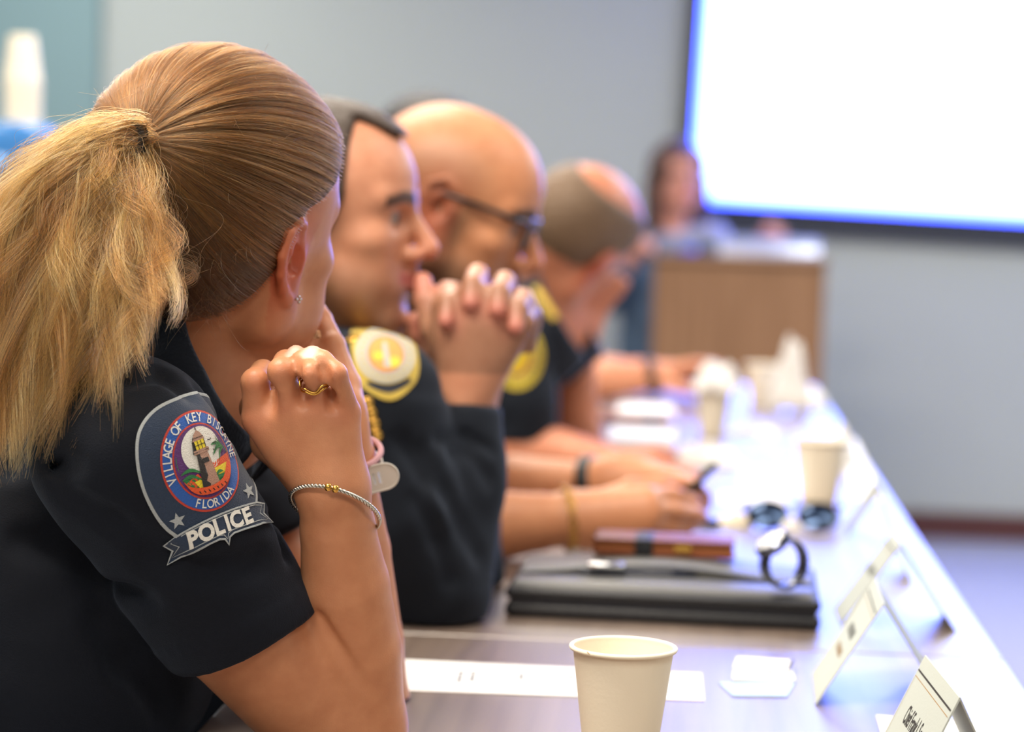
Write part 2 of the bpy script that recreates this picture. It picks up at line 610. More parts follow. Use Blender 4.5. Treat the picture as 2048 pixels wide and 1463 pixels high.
        for axn in range(3):
            o1, o2 = (axn + 1) % 3, (axn + 2) % 3
            sl0 = [slice(1, -1)] * 3; sl0[axn] = slice(0, -1)
            sl1 = [slice(1, -1)] * 3; sl1[axn] = slice(1, None)
            a = neg[tuple(sl0)]; b = neg[tuple(sl1)]
            e = np.argwhere(a != b)
            if len(e) == 0: continue
            inside = a[e[:, 0], e[:, 1], e[:, 2]]
            base = e + 1; base[:, axn] -= 1
            q = []
            for (u, v) in ((-1, -1), (0, -1), (0, 0), (-1, 0)):
                c = base.copy(); c[:, o1] += u; c[:, o2] += v
                q.append(idx[c[:, 0], c[:, 1], c[:, 2]])
            q = np.stack(q, 1)
            q[~inside] = q[~inside][:, ::-1]
            F.append(q)
        F = np.concatenate(F)
        F = F[(F >= 0).all(1)]
        return V, F


def relax(V, F, it=2, lam=0.5):
    """gentle Laplacian smoothing"""
    E = np.concatenate([F[:, [0, 1]], F[:, [1, 2]], F[:, [2, 3]], F[:, [3, 0]]])
    for _ in range(it):
        acc = np.zeros_like(V); num = np.zeros(len(V))
        for c in range(3):
            acc[:, c] += np.bincount(E[:, 0], V[E[:, 1], c], len(V)) + np.bincount(E[:, 1], V[E[:, 0], c], len(V))
        num += np.bincount(E[:, 0], minlength=len(V)) + np.bincount(E[:, 1], minlength=len(V))
        V = V * (1 - lam) + lam * acc / np.maximum(num, 1)[:, None]
    return V


def frame(f, u):
    f = A(f); f /= np.linalg.norm(f)
    u = A(u); u = u - f * (u @ f); u /= np.linalg.norm(u)
    r = np.cross(f, u)
    return f, r, u


def gauss(V, c, rad):
    d2 = ((V - A(c)) ** 2).sum(1)
    return np.exp(-d2 / (rad * rad))


def segdist(V, a, b):
    a, b = A(a), A(b); ba = b - a
    t = np.clip(((V - a) @ ba) / (ba @ ba), 0, 1)
    return np.linalg.norm(V - a - t[:, None] * ba, axis=1), t


class Head:
    """local frame: f forward, r to the person's right, u up; origin between the ears at eye height"""
    def __init__(s, O, f, u, sc=1.0, female=False):
        s.O = A(O); s.f, s.r, s.u = frame(f, u); s.sc = sc; s.fem = female
        s.R = np.array([s.f, s.r, s.u])

    def P(s, f, r, u):
        return s.O + (s.f * f + s.r * r + s.u * u) * s.sc

    def local(s, V):
        return ((V - s.O) @ s.R.T) / s.sc

    def flocal(s, X, Y, Z):
        px, py, pz = X - np.float32(s.O[0]), Y - np.float32(s.O[1]), Z - np.float32(s.O[2])
        return [(px * np.float32(s.R[i][0]) + py * np.float32(s.R[i][1]) + pz * np.float32(s.R[i][2])) / np.float32(s.sc) for i in range(3)]

    def skull(s, S, grow=0.0, k=0.03):
        q = s.sc
        S.ell(s.P(-.014, 0, .028), np.array([.094, .0755, .086]) * q + grow, s.R, 0)
        S.ell(s.P(.030, 0, .030), np.array([.064, .066, .070]) * q + grow, s.R, k)
        S.ell(s.P(-.045, 0, .012), np.array([.060, .060, .062]) * q + grow, s.R, k)

    def build(s, S, ears=True, jaw=1.0, open_mouth=False):
        q = s.sc; P = s.P
        fm = s.fem
        s.skull(S)
        # face block, cheeks, jaw
        S.ell(P(.034, 0, -.030), A([.056, .060, .078]) * q, s.R, .025)
        for sg in (-1, 1):
            S.cone(P(.000, sg * .056 * jaw, -.055), P(.066, sg * .020, -.098), .021 * q, .019 * q, .022)
            S.cone(P(.000, sg * .060 * jaw, -.055), P(-.002, sg * .066, -.010), .018 * q, .016 * q, .022)
            S.ell(P(.056, sg * .044, -.024), A([.022, .022, .018]) * q, s.R, .016)       # cheekbone
            S.ell(P(.050, sg * .036, -.062), A([.028, .024, .030]) * q, s.R, .018)       # cheek
        S.ell(P(.076, 0, -.102), A([.016, .024, .016]) * q, s.R, .016)                    # chin
        S.ell(P(.066, 0, -.070), A([.026, .034, .026]) * q, s.R, .016)                    # mouth block
        # brow
        br = .006 if fm else .009
        for sg in (-1, 1):
            S.cone(P(.084, sg * .012, .018), P(.066, sg * .050, .020), br * q, br * q, .014)
        # eye sockets, eyeballs, lids
        for sg in (-1, 1):
            S.ell(P(.092, sg * .032, .000), A([.017, .019, .012]) * q, s.R, .010, cut=True)
            S.ell(P(.072, sg * .031, .000), A([.0125] * 3) * q, s.R, .002)
            S.cone(P(.0815, sg * .020, .0055), P(.076, sg * .043, .004), .0036 * q, .0034 * q, .003)
            S.cone(P(.0810, sg * .021, -.0075), P(.076, sg * .042, -.006), .0026 * q, .0026 * q, .003)
        # nose
        nb = .85 if fm else 1.0
        S.cone(P(.086, 0, .012), P(.112 * (.97 if fm else 1), 0, -.026), .0075 * q * nb, .0095 * q * nb, .008)
        S.ell(P(.111 * (.97 if fm else 1), 0, -.030), A([.011, .011, .010]) * q * nb, s.R, .005)
        for sg in (-1, 1):
            S.ell(P(.095, sg * .0125 * nb, -.036), A([.012, .0080, .0085]) * q * nb, s.R, .005)
            S.ell(P(.100, sg * .006, -.0435), A([.006, .0038, .004]) * q, s.R, .002, cut=True)
        S.cone(P(.084, 0, -.034), P(.092, 0, -.046), .012 * q, .009 * q, .008)
        # lips
        for sg in (-1, 1):
            S.cone(P(.0965, 0, -.0560), P(.080, sg * .025, -.0600), .0062 * q, .0032 * q, .004)
            S.cone(P(.0955, 0, -.0680), P(.080, sg * .023, -.0610), .0066 * q, .0030 * q, .004)
            S.cone(P(.104, 0, -.0618), P(.083, sg * .027, -.0606), .0018 * q, .0012 * q, .002, cut=True)
        S.ell(P(.098, 0, -.083), A([.008, .02, .006]) * q, s.R, .010, cut=True)
        if ears:
            for sg in (-1, 1):
                s.ear(S, sg)

    def ear(s, S, sg, q=None):
        q = s.sc
        P = lambda f, r, u: s.P(f, sg * (.0715 + r), u)
        out = s.r * sg
        # plate leaning back and standing out a little
        nrm = out * 0.90 + s.f * 0.42
        S.cone(P(-.006, .004, .004), P(-.002, .002, -.026), .0165 * q, .0120 * q, .003, flat=(nrm, .28))
        # helix rim
        rim = [(.008, .001, .006), (.004, .005, .021), (-.008, .010, .028), (-.021, .013, .020), (-.025, .0135, .004), (-.020, .011, -.012), (-.011, .008, -.026), (-.003, .005, -.036), (.004, .003, -.036)]
        rr = [.0034, .0040, .0043, .0043, .0040, .0038, .0042, .0066, .0052]
        S.chain([P(*p) for p in rim], [v * q for v in rr], .002)
        # antihelix and tragus, concha
        S.chain([P(-.004, .006, .015), P(-.013, .0095, .004), P(-.009, .0075, -.014)], [.0026 * q, .003 * q, .0026 * q], .002)
        S.ell(P(-.002, .009, -.004), A([.0095, .0085, .0125]) * q, s.R, .002, cut=True)
        S.chain([P(-.002, .014, .019), P(-.012, .0165, .015), P(-.0175, .0175, .003), P(-.014, .0145, -.011)], [.0022 * q] * 4, 0) if False else None
        S.cone(P(-.002, .012, .019), P(-.014, .0165, .013), .0026 * q, .0024 * q, .002, cut=True); S.cone(P(-.014, .0165, .013), P(-.0165, .0165, -.004), .0024 * q, .0022 * q, .002, cut=True)
        S.cone(P(.008, .003, -.004), P(.006, .004, -.014), .0042 * q, .0040 * q, .003)

    def face_colors(s, V, C, lip=(150, 84, 76), brow=(70, 52, 42), stubble=None, iris=(70, 52, 40), beard_w=0.0):
        """lips, brows, eyes, stubble and ruddy ears: the skin's own colours"""
        L = s.local(V)
        def blend(w, c):
            C[:] = C * (1 - w[:, None]) + np.array(lin(c))[None] * w[:, None]
        f, r, u = L[:, 0], L[:, 1], L[:, 2]
        ar = np.abs(r)
        if stubble is not None:
            jawm = 1 / (1 + np.exp((u + .047 + .35 * np.clip(.03 - f, 0, .05)) / .006)) * 1 / (1 + np.exp(-(f + .008) / .006)) * (u > -.15)
            cheek = np.exp(-((f - .06) / .03) ** 2 - ((ar - .045) / .02) ** 2 - ((u + .045) / .022) ** 2)
            side = 1 / (1 + np.exp((np.abs(f - .012) - .014) / .005)) * (u < -.0) * (u > -.08) * (ar > .045)
            wv = np.clip(np.maximum(jawm * (1 - .5 * cheek), side * .9), 0, 1) * beard_w
            blend(wv * (np.abs(u) < .16), stubble)
        # ears and nose redder
        ear = np.exp(-((f + .006) / .03) ** 2 - ((u + .004) / .04) ** 2) * (ar > .073)
        blend(np.clip(ear * 1.2, 0, 1) * .72, (194, 82, 56))
        nose = np.exp(-((f - .112) / .02) ** 2 - (r / .02) ** 2 - ((u + .03) / .018) ** 2)
        blend(nose * .35, (196, 112, 92))
        # lips
        lw = np.exp(-((u + .062 - .10 * ar) / .0085) ** 4) * (ar < .026) * (f > .072)
        blend(lw * .8, lip)
        # brows
        bu = .022 + .08 * np.clip(ar - .01, 0, .02) - .35 * np.clip(ar - .034, 0, 1)
        bw = np.exp(-((u - bu) / .0062) ** 4) * (ar > .009) * (ar < .056) * (f > .045)
        blend(np.clip(bw * 1.1, 0, .92), brow)
        # eyeballs
        for sg in (-1, 1):
            c = A([.072, sg * .031, 0])
            d = np.linalg.norm(L - c, axis=1)
            open_ = (np.abs(d - .0125) < .0012) * (u < .0042) * (u > -.0062) * (f > .074)
            blend(open_ * .9, (150, 136, 128))
            g = np.hypot(L[:, 1] - sg * .031, L[:, 2])
            blend((g < .0062) * open_ * 1.0, iris)
            blend((g < .0028) * open_ * 1.0, (12, 10, 10))
            lash = np.exp(-((u - .0052) / .0018) ** 2) * (np.abs(L[:, 1] - sg * .031) < .014) * (f > .074)
            blend(lash * .8, (46, 34, 28))
        return C


def finger(S, pts, rs, k=0.004, nail=None):
    """a finger: pts from the knuckle to the tip"""
    S.chain(pts, rs, k)
    for i in range(1, len(pts) - 1):
        S.ell(A(pts[i]), [rs[i] * 1.02] * 3, None, k * .5)


def base_cols(V, rgb):
    return np.tile(np.array(lin(rgb), dtype=np.float64), (len(V), 1))


def blendc(C, w, c):
    C[:] = C * (1 - w[:, None]) + np.array(lin(c))[None] * w[:, None]


M_skin = skin_mat('skin', 0.42, 0.10)
M_navy = cloth_mat('navy_polo_fabric', (9, 14, 25), sheen=.08)
M_navy2 = cloth_mat('dark_uniform_fabric', (16, 22, 32), weave=500, sheen=.12)
M_trouser = cloth_mat('trouser_fabric', (22, 24, 32), weave=500)
M_shoe = mat('shoe_leather', (18, 18, 20), rough=0.3)
M_gold = mat('gold', (214, 168, 84), rough=0.25, metal=1.0)
M_goldthread = mat('gold_thread', (206, 170, 52), rough=0.6, noise=0.2, nscale=200, bump=.4, bscale=600)


def lower_body(name, parent, pelvis, knees, feet, hip=.085):
    """trousers and shoes under the table"""
    pel = A(pelvis)
    lo = np.min([pel - .22] + [A(k) - .14 for k in knees] + [A(f) - .2 for f in feet], 0); lo[2] = 0.02
    hi = np.max([pel + .22] + [A(k) + .14 for k in knees] + [A(f) + .15 for f in feet], 0); hi[2] = pel[2] + .16
    S = SDF(lo, hi, .011)
    S.ell(pel, (.16, .18, .13), None, 0)
    for sg, k, f in zip((-1, 1), knees, feet):
        h = pel + A([0.02, sg * hip, -.03])
        S.chain([h, k, A(f) + A([0, 0, .10])], [.085, .068, .052], .03)
    V, F = S.mesh()
    tr = mesh_obj('trousers', V, F, M_trouser, parent)
    for f in feet:
        S = SDF(A(f) - A([.10, .06, .0]), A(f) + A([.22, .06, .14]), .007)
        S.lo[2]; S.cone(A(f) + A([-.02, 0, .042]), A(f) + A([.14, 0, .03]), .045, .034, .0, flat=((0, 1, 0), .9))
        S.cone(A(f) + A([-.01, 0, .05]), A(f) + A([0, 0, .11]), .042, .045, .02)
        S.clip(A(f) + A([0, 0, .004]), (0, 0, -1))
        V, F = S.mesh()
        mesh_obj('shoe', V, F, M_shoe, tr)


# ================================================================== the woman in front, chin on her hands
def build_woman():
    root = empty('person', (-0.66, 1.88, 0))
    tag(root, 'woman with a long blonde ponytail and navy police polo, chin resting on her hands', 'person', 'people seated along the table')
    SK = (208, 146, 108)
    H = Head(W(436, 446, 1.84), (.495, .857, .12), (.225, -.130, .966), 1.05, female=True)
    S = SDF((-.66, 1.585, .735), (-.185, 2.13, 1.31), .0022)
    H.build(S, jaw=.94)
    S.ell(H.P(.040, .040, -.062), (.034, .026, .036), H.R, .02)
    # neck and torso core (under the shirt)
    NB = A(W(350, 850, 1.87))
    S.cone(H.P(-.022, 0, -.045), NB, .050, .050, .022)
    S.cone(H.P(.015, 0, -.075), NB + A([.045, 0, 0]), .030, .035, .03)
    SR, SL = A(W(262, 905, 1.695)), A(W(330, 850, 2.05))
    S.cone(SR, NB + A([0, 0, -.03]), .040, .042, .02); S.cone(SL, NB + A([0, 0, -.03]), .040, .042, .02)
    S.ell(A([-.49, 1.88, .90]), (.09, .14, .13), None, .03)
    # right arm: upper arm, elbow on the table, forearm
    E = A(W(672, 1478, 1.80)); F0 = A(W(716, 1455, 1.795)); Wr = A(W(668, 985, 1.735))
    S.chain([SR, A(W(470, 1240, 1.745)), E], [.044, .050, .040], .02)
    S.chain([E, F0], [.040, .036], .02)
    S.chain([F0, A(W(706, 1300, 1.78)), A(W(690, 1170, 1.76)), A(W(676, 1060, 1.745)), Wr], [.037, .0375, .034, .0285, .0265], .012)
    # left arm
    E2 = A(W(735, 1440, 1.98)); Wl = A(W(688, 940, 1.885))
    S.chain([SL, A(W(560, 1150, 2.02)), E2], [.05, .048, .038], .02)
    S.chain([E2, A(W(722, 1280, 1.96)), A(W(706, 1100, 1.92)), Wl], [.037, .036, .031, .025], .014)
    # ---- right hand, back towards us
    mcp = {'i': A(W(518, 836, 1.728)), 'm': A(W(580, 808, 1.719)), 'r': A(W(641, 806, 1.721)), 'p': A(W(692, 824, 1.729))}
    for kf, r1 in (('i', .0135), ('m', .0130), ('r', .0125), ('p', .0115)):
        S.cone(Wr + (mcp[kf] - Wr) * .08, mcp[kf], .0185, r1, .016)
    S.ell((Wr + mcp['m'] + mcp['r'] + mcp['i']) / 4 + A([0, .006, 0]), (.030, .014, .036), None, .015)
    finger(S, [mcp['i'], A(W(510, 764, 1.722)), A(W(526, 744, 1.752)), A(W(556, 750, 1.775))], [.0122, .0104, .0094, .0082], .002)
    finger(S, [mcp['m'], A(W(561, 743, 1.706)), A(W(572, 724, 1.735)), A(W(590, 730, 1.762))], [.0122, .0102, .0092, .008], .002)
    finger(S, [mcp['r'], A(W(622, 748, 1.703)), A(W(606, 724, 1.714)), A(W(592, 710, 1.728))], [.0116, .0098, .0088, .0078], .002)
    finger(S, [mcp['p'], A(W(670, 748, 1.706)), A(W(645, 722, 1.711)), A(W(625, 709, 1.720))], [.0108, .0090, .0080, .0072], .002)
    finger(S, [A(W(610, 950, 1.748)), A(W(540, 885, 1.760)), A(W(512, 815, 1.778)), A(W(528, 760, 1.79))], [.017, .0135, .0115, .0095], .01)
    for a, b in (('i', 'm'), ('m', 'r'), ('r', 'p')):      # hollows between the knuckles
        S.ell((mcp[a] + mcp[b]) / 2 + A([0, -.013, .010]), (.004, .007, .010), None, .007, cut=True)
    for p, q_ in (((547, 812, 1.703), (536, 726, 1.710)), ((604, 804, 1.695), (590, 712, 1.700)), ((664, 808, 1.697), (646, 736, 1.698))):
        S.cone(A(W(*p)), A(W(*q_)), .0026, .0046, .0035, cut=True)
    # ---- left hand behind it, palm towards us
    lm = {'p': A(W(693, 770, 1.885)), 'r': A(W(658, 742, 1.89)), 'm': A(W(618, 735, 1.895)), 'i': A(W(578, 745, 1.90))}
    for kf in lm:
        S.cone(Wl + (lm[kf] - Wl) * .1, lm[kf], .019, .0125, .016)
    S.ell(A(W(700, 860, 1.872)), (.015, .013, .032), None, .012)
    finger(S, [lm['p'], A(W(667, 690, 1.90)), A(W(644, 640, 1.925)), A(W(628, 606, 1.94))], [.0115, .0098, .0088, .0075], .002)
    finger(S, [lm['r'], A(W(628, 690, 1.905)), A(W(604, 640, 1.935)), A(W(590, 600, 1.95))], [.012, .0102, .009, .008], .002)
    finger(S, [lm['m'], A(W(595, 690, 1.91)), A(W(572, 650, 1.94)), A(W(560, 610, 1.95))], [.012, .0102, .009, .008], .002)
    finger(S, [lm['i'], A(W(545, 715, 1.91)), A(W(520, 690, 1.935)), A(W(512, 670, 1.94))], [.012, .0102, .009, .008], .002)
    finger(S, [A(W(640, 900, 1.885)), A(W(560, 850, 1.875)), A(W(505, 790, 1.86)), A(W(478, 735, 1.85))], [.016, .0135, .011, .009], .01)
    # elbow crease and wrist creases
    S.cone(A(W(640, 1235, 1.735)), A(W(745, 1400, 1.745)), .003, .003, .008, cut=True)
    S.clip((0, 0, .7512), (0, 0, -1), .002)
    V, F = S.mesh()
    V = relax(V, F, 1, .4)
    C = base_cols(V, SK)
    H.face_colors(V, C, lip=(186, 98, 90), brow=(120, 86, 56))
    for kf in mcp:
        blendc(C, gauss(V, mcp[kf] + A([0, -.01, 0]), .012) * .35, (214, 130, 104))
    for p in (A(W(510, 764, 1.712)), A(W(561, 743, 1.696)), A(W(622, 748, 1.693)), A(W(670, 748, 1.696))):
        blendc(C, gauss(V, p, .011) * .3, (200, 118, 90))
    for i, (px, py, Y, r) in enumerate([(623, 703, 1.714, .0052), (590, 705, 1.722, .0050)]):     # pale nails
        d = V - A(W(px, py, Y))
        m = np.exp(-((d[:, 0] / .006) ** 2 + (d[:, 2] / .0052) ** 2) ** 2) * (np.abs(d[:, 1]) < .010)
        blendc(C, m * .9, (240, 214, 204))
    for kf in lm:
        blendc(C, gauss(V, lm[kf] + A([0, -.01, 0]), .02) * .35, (226, 158, 128))
    body = mesh_obj('body', V, F, M_skin, root, cols=C)

    # ---------------------------------------------------------------- polo shirt
    S = SDF((-.90, 1.56, .60), (-.24, 2.19, 1.10), .0034)
    pel = A([-.70, 1.90, .56])
    S.ell(A([-.515, 1.885, .88]), (.130, .165, .14), None, 0)
    S.ell(A([-.60, 1.89, .72]), (.145, .165, .16), None, .06)
    S.ell(A([-.50, 1.845, .80]), (.125, .145, .11), None, .05)
    S.cone(SR + A([-.015, .02, 0]), SL + A([-.015, -.02, 0]), .064, .064, .03)
    S.cone(NB + A([-.018, 0, -.020]), SR, .058, .060, .03)
    S.cone(NB + A([-.018, 0, -.020]), SL, .058, .060, .03)
    S.ell(A([-.47, 1.88, .95]), (.09, .12, .07), None, .04)
    d = E - SR; d /= np.linalg.norm(d)
    cu = A(W(490, 1284, 1.748))
    S2 = S.like()
    S2.chain([SR, SR + (cu - SR) * .55, cu + d * .04], [.066, .065, .0585], .02)
    nR = A([.415, .10, -.905]); nR /= np.linalg.norm(nR)
    S2.field(lambda D, X, Y, Z: D - .0014 * (((X - cu[0]) * nR[0] + (Y - cu[1]) * nR[1] + (Z - cu[2]) * nR[2]) > -.026))
    S2.clip(cu, nR, .004)
    dl = E2 - SL
    cl = A(W(548, 1075, 2.03))
    S3 = S.like()
    S3.chain([SL, cl + (cl - SL) * .3], [.064, .060], .01)
    S3.clip(cl, (.5, 0, -.86), .004)
    S.D = smin(smin(S.D, S2.D, .022), S3.D, .022)
    # drape folds
    for pts, r, k, sink in [([(120, 985), (230, 1050), (330, 1105)], .006, .016, .003), ([(40, 1080), (180, 1130), (290, 1210)], .006, .018, .003),
                            ([(20, 930), (140, 930)], .005, .015, .003), ([(520, 960), (545, 1040), (572, 1110)], .004, .010, .002),
                            ([(300, 1120), (420, 1140), (520, 1120)], .006, .018, .003), ([(330, 1420), (250, 1330), (200, 1240)], .006, .018, .004),
                            ([(400, 770), (450, 850), (480, 900)], .004, .010, .002), ([(255, 760), (330, 745), (380, 790)], .004, .012, .002)]:
        S.crease(pts, r, k, sink=sink)

    def wav(D, X, Y, Z):
        D = D + .0016 * np.sin(38 * X + 24 * Z + 3 * np.sin(21 * Y)) * np.sin(31 * Z - 17 * X + 12 * Y)
        D = D + .0007 * np.sin(90 * X - 60 * Z) * np.sin(70 * Y + 50 * Z)
        tb = np.maximum(-.3875 - X, Z - .754)           # keep clear of the table
        D = np.maximum(D, -tb)
        neck = SDF.d_cone((X, Y, Z), NB + A([-.004, 0, -.02]), H.P(-.01, 0, -.06), .058, .062)
        return -smin(-D, neck, .004)
    S.field(wav)
    # hollow the sleeve mouths round the arms
    sl, P = S.sub(cu - .09, cu + .09)
    arm = SDF.d_cone(P, SR, E, .054, .048)
    near = ((P[0] - cu[0]) * nR[0] + (P[1] - cu[1]) * nR[1] + (P[2] - cu[2]) * nR[2]) + .012
    S.D[sl] = np.maximum(S.D[sl], -np.maximum(arm, -near))
    S.clip((0, 0, .61), (0, 0, -1))
    V, F = S.mesh()
    V = relax(V, F, 2, .4)
    shirt = mesh_obj('polo_shirt', V, F, M_navy, root)
    bvh = BVHTree.FromPolygons([Vector(v) for v in V], [tuple(f) for f in F])

    # cuff hem: a doubled band with a stitched line

    ax1 = A([0, 1, 0]); ax1 = ax1 - nR * (ax1 @ nR); ax1 /= np.linalg.norm(ax1); ax2 = np.cross(nR, ax1)
    # collar: a ribbed band standing round the neck and folded over
    NU = A(H.P(-.015, 0, -.07)) - NB; NU /= np.linalg.norm(NU)
    tilt = A([.80, -.12, .58]); tilt /= np.linalg.norm(tilt)
    cc = A(W(462, 748, 1.838))
    fx = A([.56, -.08, -.82]); fx = fx - tilt * (fx @ tilt); fx /= np.linalg.norm(fx)
    fy = np.cross(tilt, fx)
    vs, fs = [], []
    NA, prof = 72, [(.0, -.020, -.004), (.0, .0, 0), (.0012, .010, 0), (.004, .0135, 0), (.008, .012, .001), (.013, .002, .004), (.018, -.012, .007), (.0205, -.026, .010), (.021, -.031, .011),
                    (.018, -.030, .009), (.010, -.010, .004)]
    for i in range(NA + 1):
        a = math.radians(28) + (2 * math.pi - math.radians(56)) * i / NA
        rad = fx * math.cos(a) * .062 + fy * math.sin(a) * .082
        rn = rad / np.linalg.norm(rad)
        front = max(0, math.cos(a))
        for (dr, dh, ex) in prof:
            L = 1.0 + .55 * front ** 2
            vs.append(cc + rad + rn * dr * (1 + .3 * front) + tilt * (dh * (L if dh < 0 else 1)) - tilt * .012 * front)
    n = len(prof)
    for i in range(NA):
        for j in range(n - 1):
            fs.append((i * n + j, i * n + j + 1, (i + 1) * n + j + 1, (i + 1) * n + j))
    fs.append(tuple(range(n))); fs.append(tuple(NA * n + j for j in range(n))[::-1])
    col = mesh_obj('collar', vs, fs, cloth_mat('navy_rib_collar', (22, 29, 40), weave=300, bump=.6), shirt)
    sb = col.modifiers.new('thick', 'SOLIDIFY'); sb.thickness = .0016
    return root, H, S, shirt, bvh, V


WOMAN, WH, _s, SHIRT, SHIRT_BVH, _v = build_woman()


# ------------------------------------------------------------------ her hair
def hair_mat(name, c0, c1, c2, rough=0.30, radial=0.35):
    m = bpy.data.materials.new(name); m.use_nodes = True
    nt = m.node_tree; nt.nodes.clear()
    out = nt.nodes.new('ShaderNodeOutputMaterial')
    h = nt.nodes.new('ShaderNodeBsdfHairPrincipled')
    h.parametrization = 'COLOR'
    hi = nt.nodes.new('ShaderNodeHairInfo')
    cr = ramp_node(nt, hi.outputs['Random'], [(0.0, lin(c0)), (0.55, lin(c1)), (1.0, lin(c2))])
    nt.links.new(cr.outputs['Color'], h.inputs['Color'])
    h.inputs['Roughness'].default_value = rough
    h.inputs['Radial Roughness'].default_value = radial
    h.inputs['Random Roughness'].default_value = 0.3
    nt.links.new(h.outputs[0], out.inputs['Surface'])
    return m


def hair_obj(name, strands, m, parent, r0=.00013, r1=.00005):
    """strands: array (n, k, 3)"""
    n, k, _ = strands.shape
    hc = bpy.data.hair_curves.new(name)
    hc.add_curves([k] * n)
    hc.points.foreach_set('position', strands.astype(np.float32).ravel())
    rad = np.tile(np.linspace(r0, r1, k), n).astype(np.float32)
    at = hc.attributes.get('radius') or hc.attributes.new('radius', 'FLOAT', 'POINT')
    at.data.foreach_set('value', rad)
    hc.materials.append(m)
    o = bpy.data.objects.new(name, hc)
    COL.objects.link(o)
    adopt(o, parent)
    return o


def build_woman_hair():
    H = WH; q = H.sc
    S = SDF(H.O - .16, H.O + .16, .003)
    H.skull(S, .0105)
    S.ell(H.P(-.030, 0, .062), A([.080, .062, .070]) * q, H.R, .03)
    S.ell(H.P(-.055, 0, .045), A([.062, .060, .062]) * q, H.R, .03)
    full = S.D.copy()
    V0, F0 = S.mesh()
    bvh = BVHTree.FromPolygons([Vector(v) for v in V0], [tuple(f) for f in F0])
    hf = [-.14, -.075, -.050, -.030, -.012, .0, .020, .040, .060, .078, .10]
    hu = [-.100, -.088, -.070, -.040, .012, .034, .040, .050, .068, .088, .125]

    def hl(f): return np.interp(f, hf, hu)

    def clipf(D, X, Y, Z):
        f, r, u = H.flocal(X, Y, Z)
        m = (np.interp(f.ravel(), hf, hu).reshape(f.shape) - u) * q * .75
        return -smin(-D, -m.astype(np.float32), .008)
    S.field(clipf)
    V, F = S.mesh()
    # a base layer of hair lying on the head, under the strands
    mb, nt, b = principled('hair_base'); b.inputs['Base Color'].default_value = (*lin((92, 66, 42)), 1); b.inputs['Roughness'].default_value = .6
    hair = mesh_obj('hair', V - (V - H.O) / np.linalg.norm(V - H.O, axis=1)[:, None] * .0022, F, mb, WOMAN)
    C = A(H.P(-.02, 0, .03))
    hit = bvh.ray_cast(CAM, (W(284, 285, 1.7) - CAM).normalized())[0]
    T = A(hit) + (A(hit) - C) / np.linalg.norm(A(hit) - C) * .004
    # roots: over the scalp, denser along the hairline
    n = 16000
    ds = np.abs(np.linalg.norm(V - C, axis=1) - np.array([np.linalg.norm(A(bvh.ray_cast(Vector(C), Vector(v - C).normalized())[0]) - C) for v in V]))
    V = V[ds < .0022]
    N = V[rng.integers(0, len(V), n * 2)]
    L = H.local(N)
    edge = np.abs(L[:, 2] - hl(L[:, 0]))
    keep = rng.random(len(N)) < np.where(edge < .014, 1.0, .42)
    N = N[keep][:n]; L = L[keep][:n]
    dT = (T - C) / np.linalg.norm(T - C)
    d0 = (N - C); d0 /= np.linalg.norm(d0, axis=1)[:, None]
    ang = np.arccos(np.clip(d0 @ dT, -1, 1))
    m = ang > .16
    N, L, d0, ang = N[m], L[m], d0[m], ang[m]
    n = len(N)
    K = 14
    lift = np.abs(rng.normal(0, .0011, n)) + .0004
    az = np.arctan2(np.cross(dT, H.u) @ d0.T, (H.u - dT * (H.u @ dT)) @ d0.T)
    fur = sum(a_ * np.sin(f_ * az + p_) for f_, a_, p_ in zip(rng.uniform(14, 95, 14), rng.uniform(.3, 1, 14), rng.random(14) * 6.28)) / 3
    lift = lift + .0011 * np.clip(fur, -1.2, 1.6) + .0011
    out = np.zeros((n, K, 3))
    endj = T + rng.normal(0, .0035, (n, 3))
    wob = rng.normal(0, .010, n); ph = rng.random(n) * 6.28
    for k in range(K):
        t = k / (K - 1)
        s0 = np.sin((1 - t) * ang) / np.sin(ang); s1 = np.sin(t * ang) / np.sin(ang)
        d = d0 * s0[:, None] + dT * s1[:, None]
        perp = np.cross(d0, dT); perp /= np.linalg.norm(perp, axis=1)[:, None]
        sag = .10 * np.sin(np.pi * t) * np.clip(ang, 0, 1.6) ** 1.0
        side = np.sign(perp @ H.r)
        d = d + perp * (wob * np.sin(np.pi * t) + .012 * np.sin(ph + 5 * t) * np.sin(np.pi * t))[:, None]
        d /= np.linalg.norm(d, axis=1)[:, None]
        for i in range(n):
            h_ = bvh.ray_cast(Vector(C), Vector(d[i]))[0]
            rr = math.sqrt((h_[0] - C[0]) ** 2 + (h_[1] - C[1]) ** 2 + (h_[2] - C[2]) ** 2) if h_ is not None else .1
            out[i, k] = C + d[i] * (rr + lift[i] * min(1, 4 * t + .05))
        if t > .8:
            w_ = ((t - .8) / .2) ** 1.5
            out[:, k] = out[:, k] * (1 - w_) + endj * w_
    lowm = (L[:, 2] < -.012) & (L[:, 0] < .01)
    hm1 = hair_mat('hair_dark_blonde', (50, 28, 12), (94, 54, 24), (154, 94, 44))
    hm2 = hair_mat('hair_brown_nape', (38, 25, 15), (58, 38, 21), (90, 62, 34))
    hair_obj('combed_strands', out[~lowm], hm1, hair)
    hair_obj('nape_strands', out[lowm], hm2, hair)
    # loose short hairs standing off the crown, nape and temple
    nf = 750
    idx = rng.integers(0, len(V), nf * 3)
    P = V[idx]; Lp = H.local(P); P = P[(Lp[:, 2] > .03) | (rng.random(len(P)) < .4)][:nf]
    nrm = (P - C) / np.linalg.norm(P - C, axis=1)[:, None]
    tang = T - P; tang /= np.linalg.norm(tang, axis=1)[:, None]
    ln = rng.uniform(.010, .045, len(P)); up = rng.uniform(.08, .55, len(P))
    fly = np.zeros((len(P), 8, 3)); cur = rng.normal(0, .35, (len(P), 3))
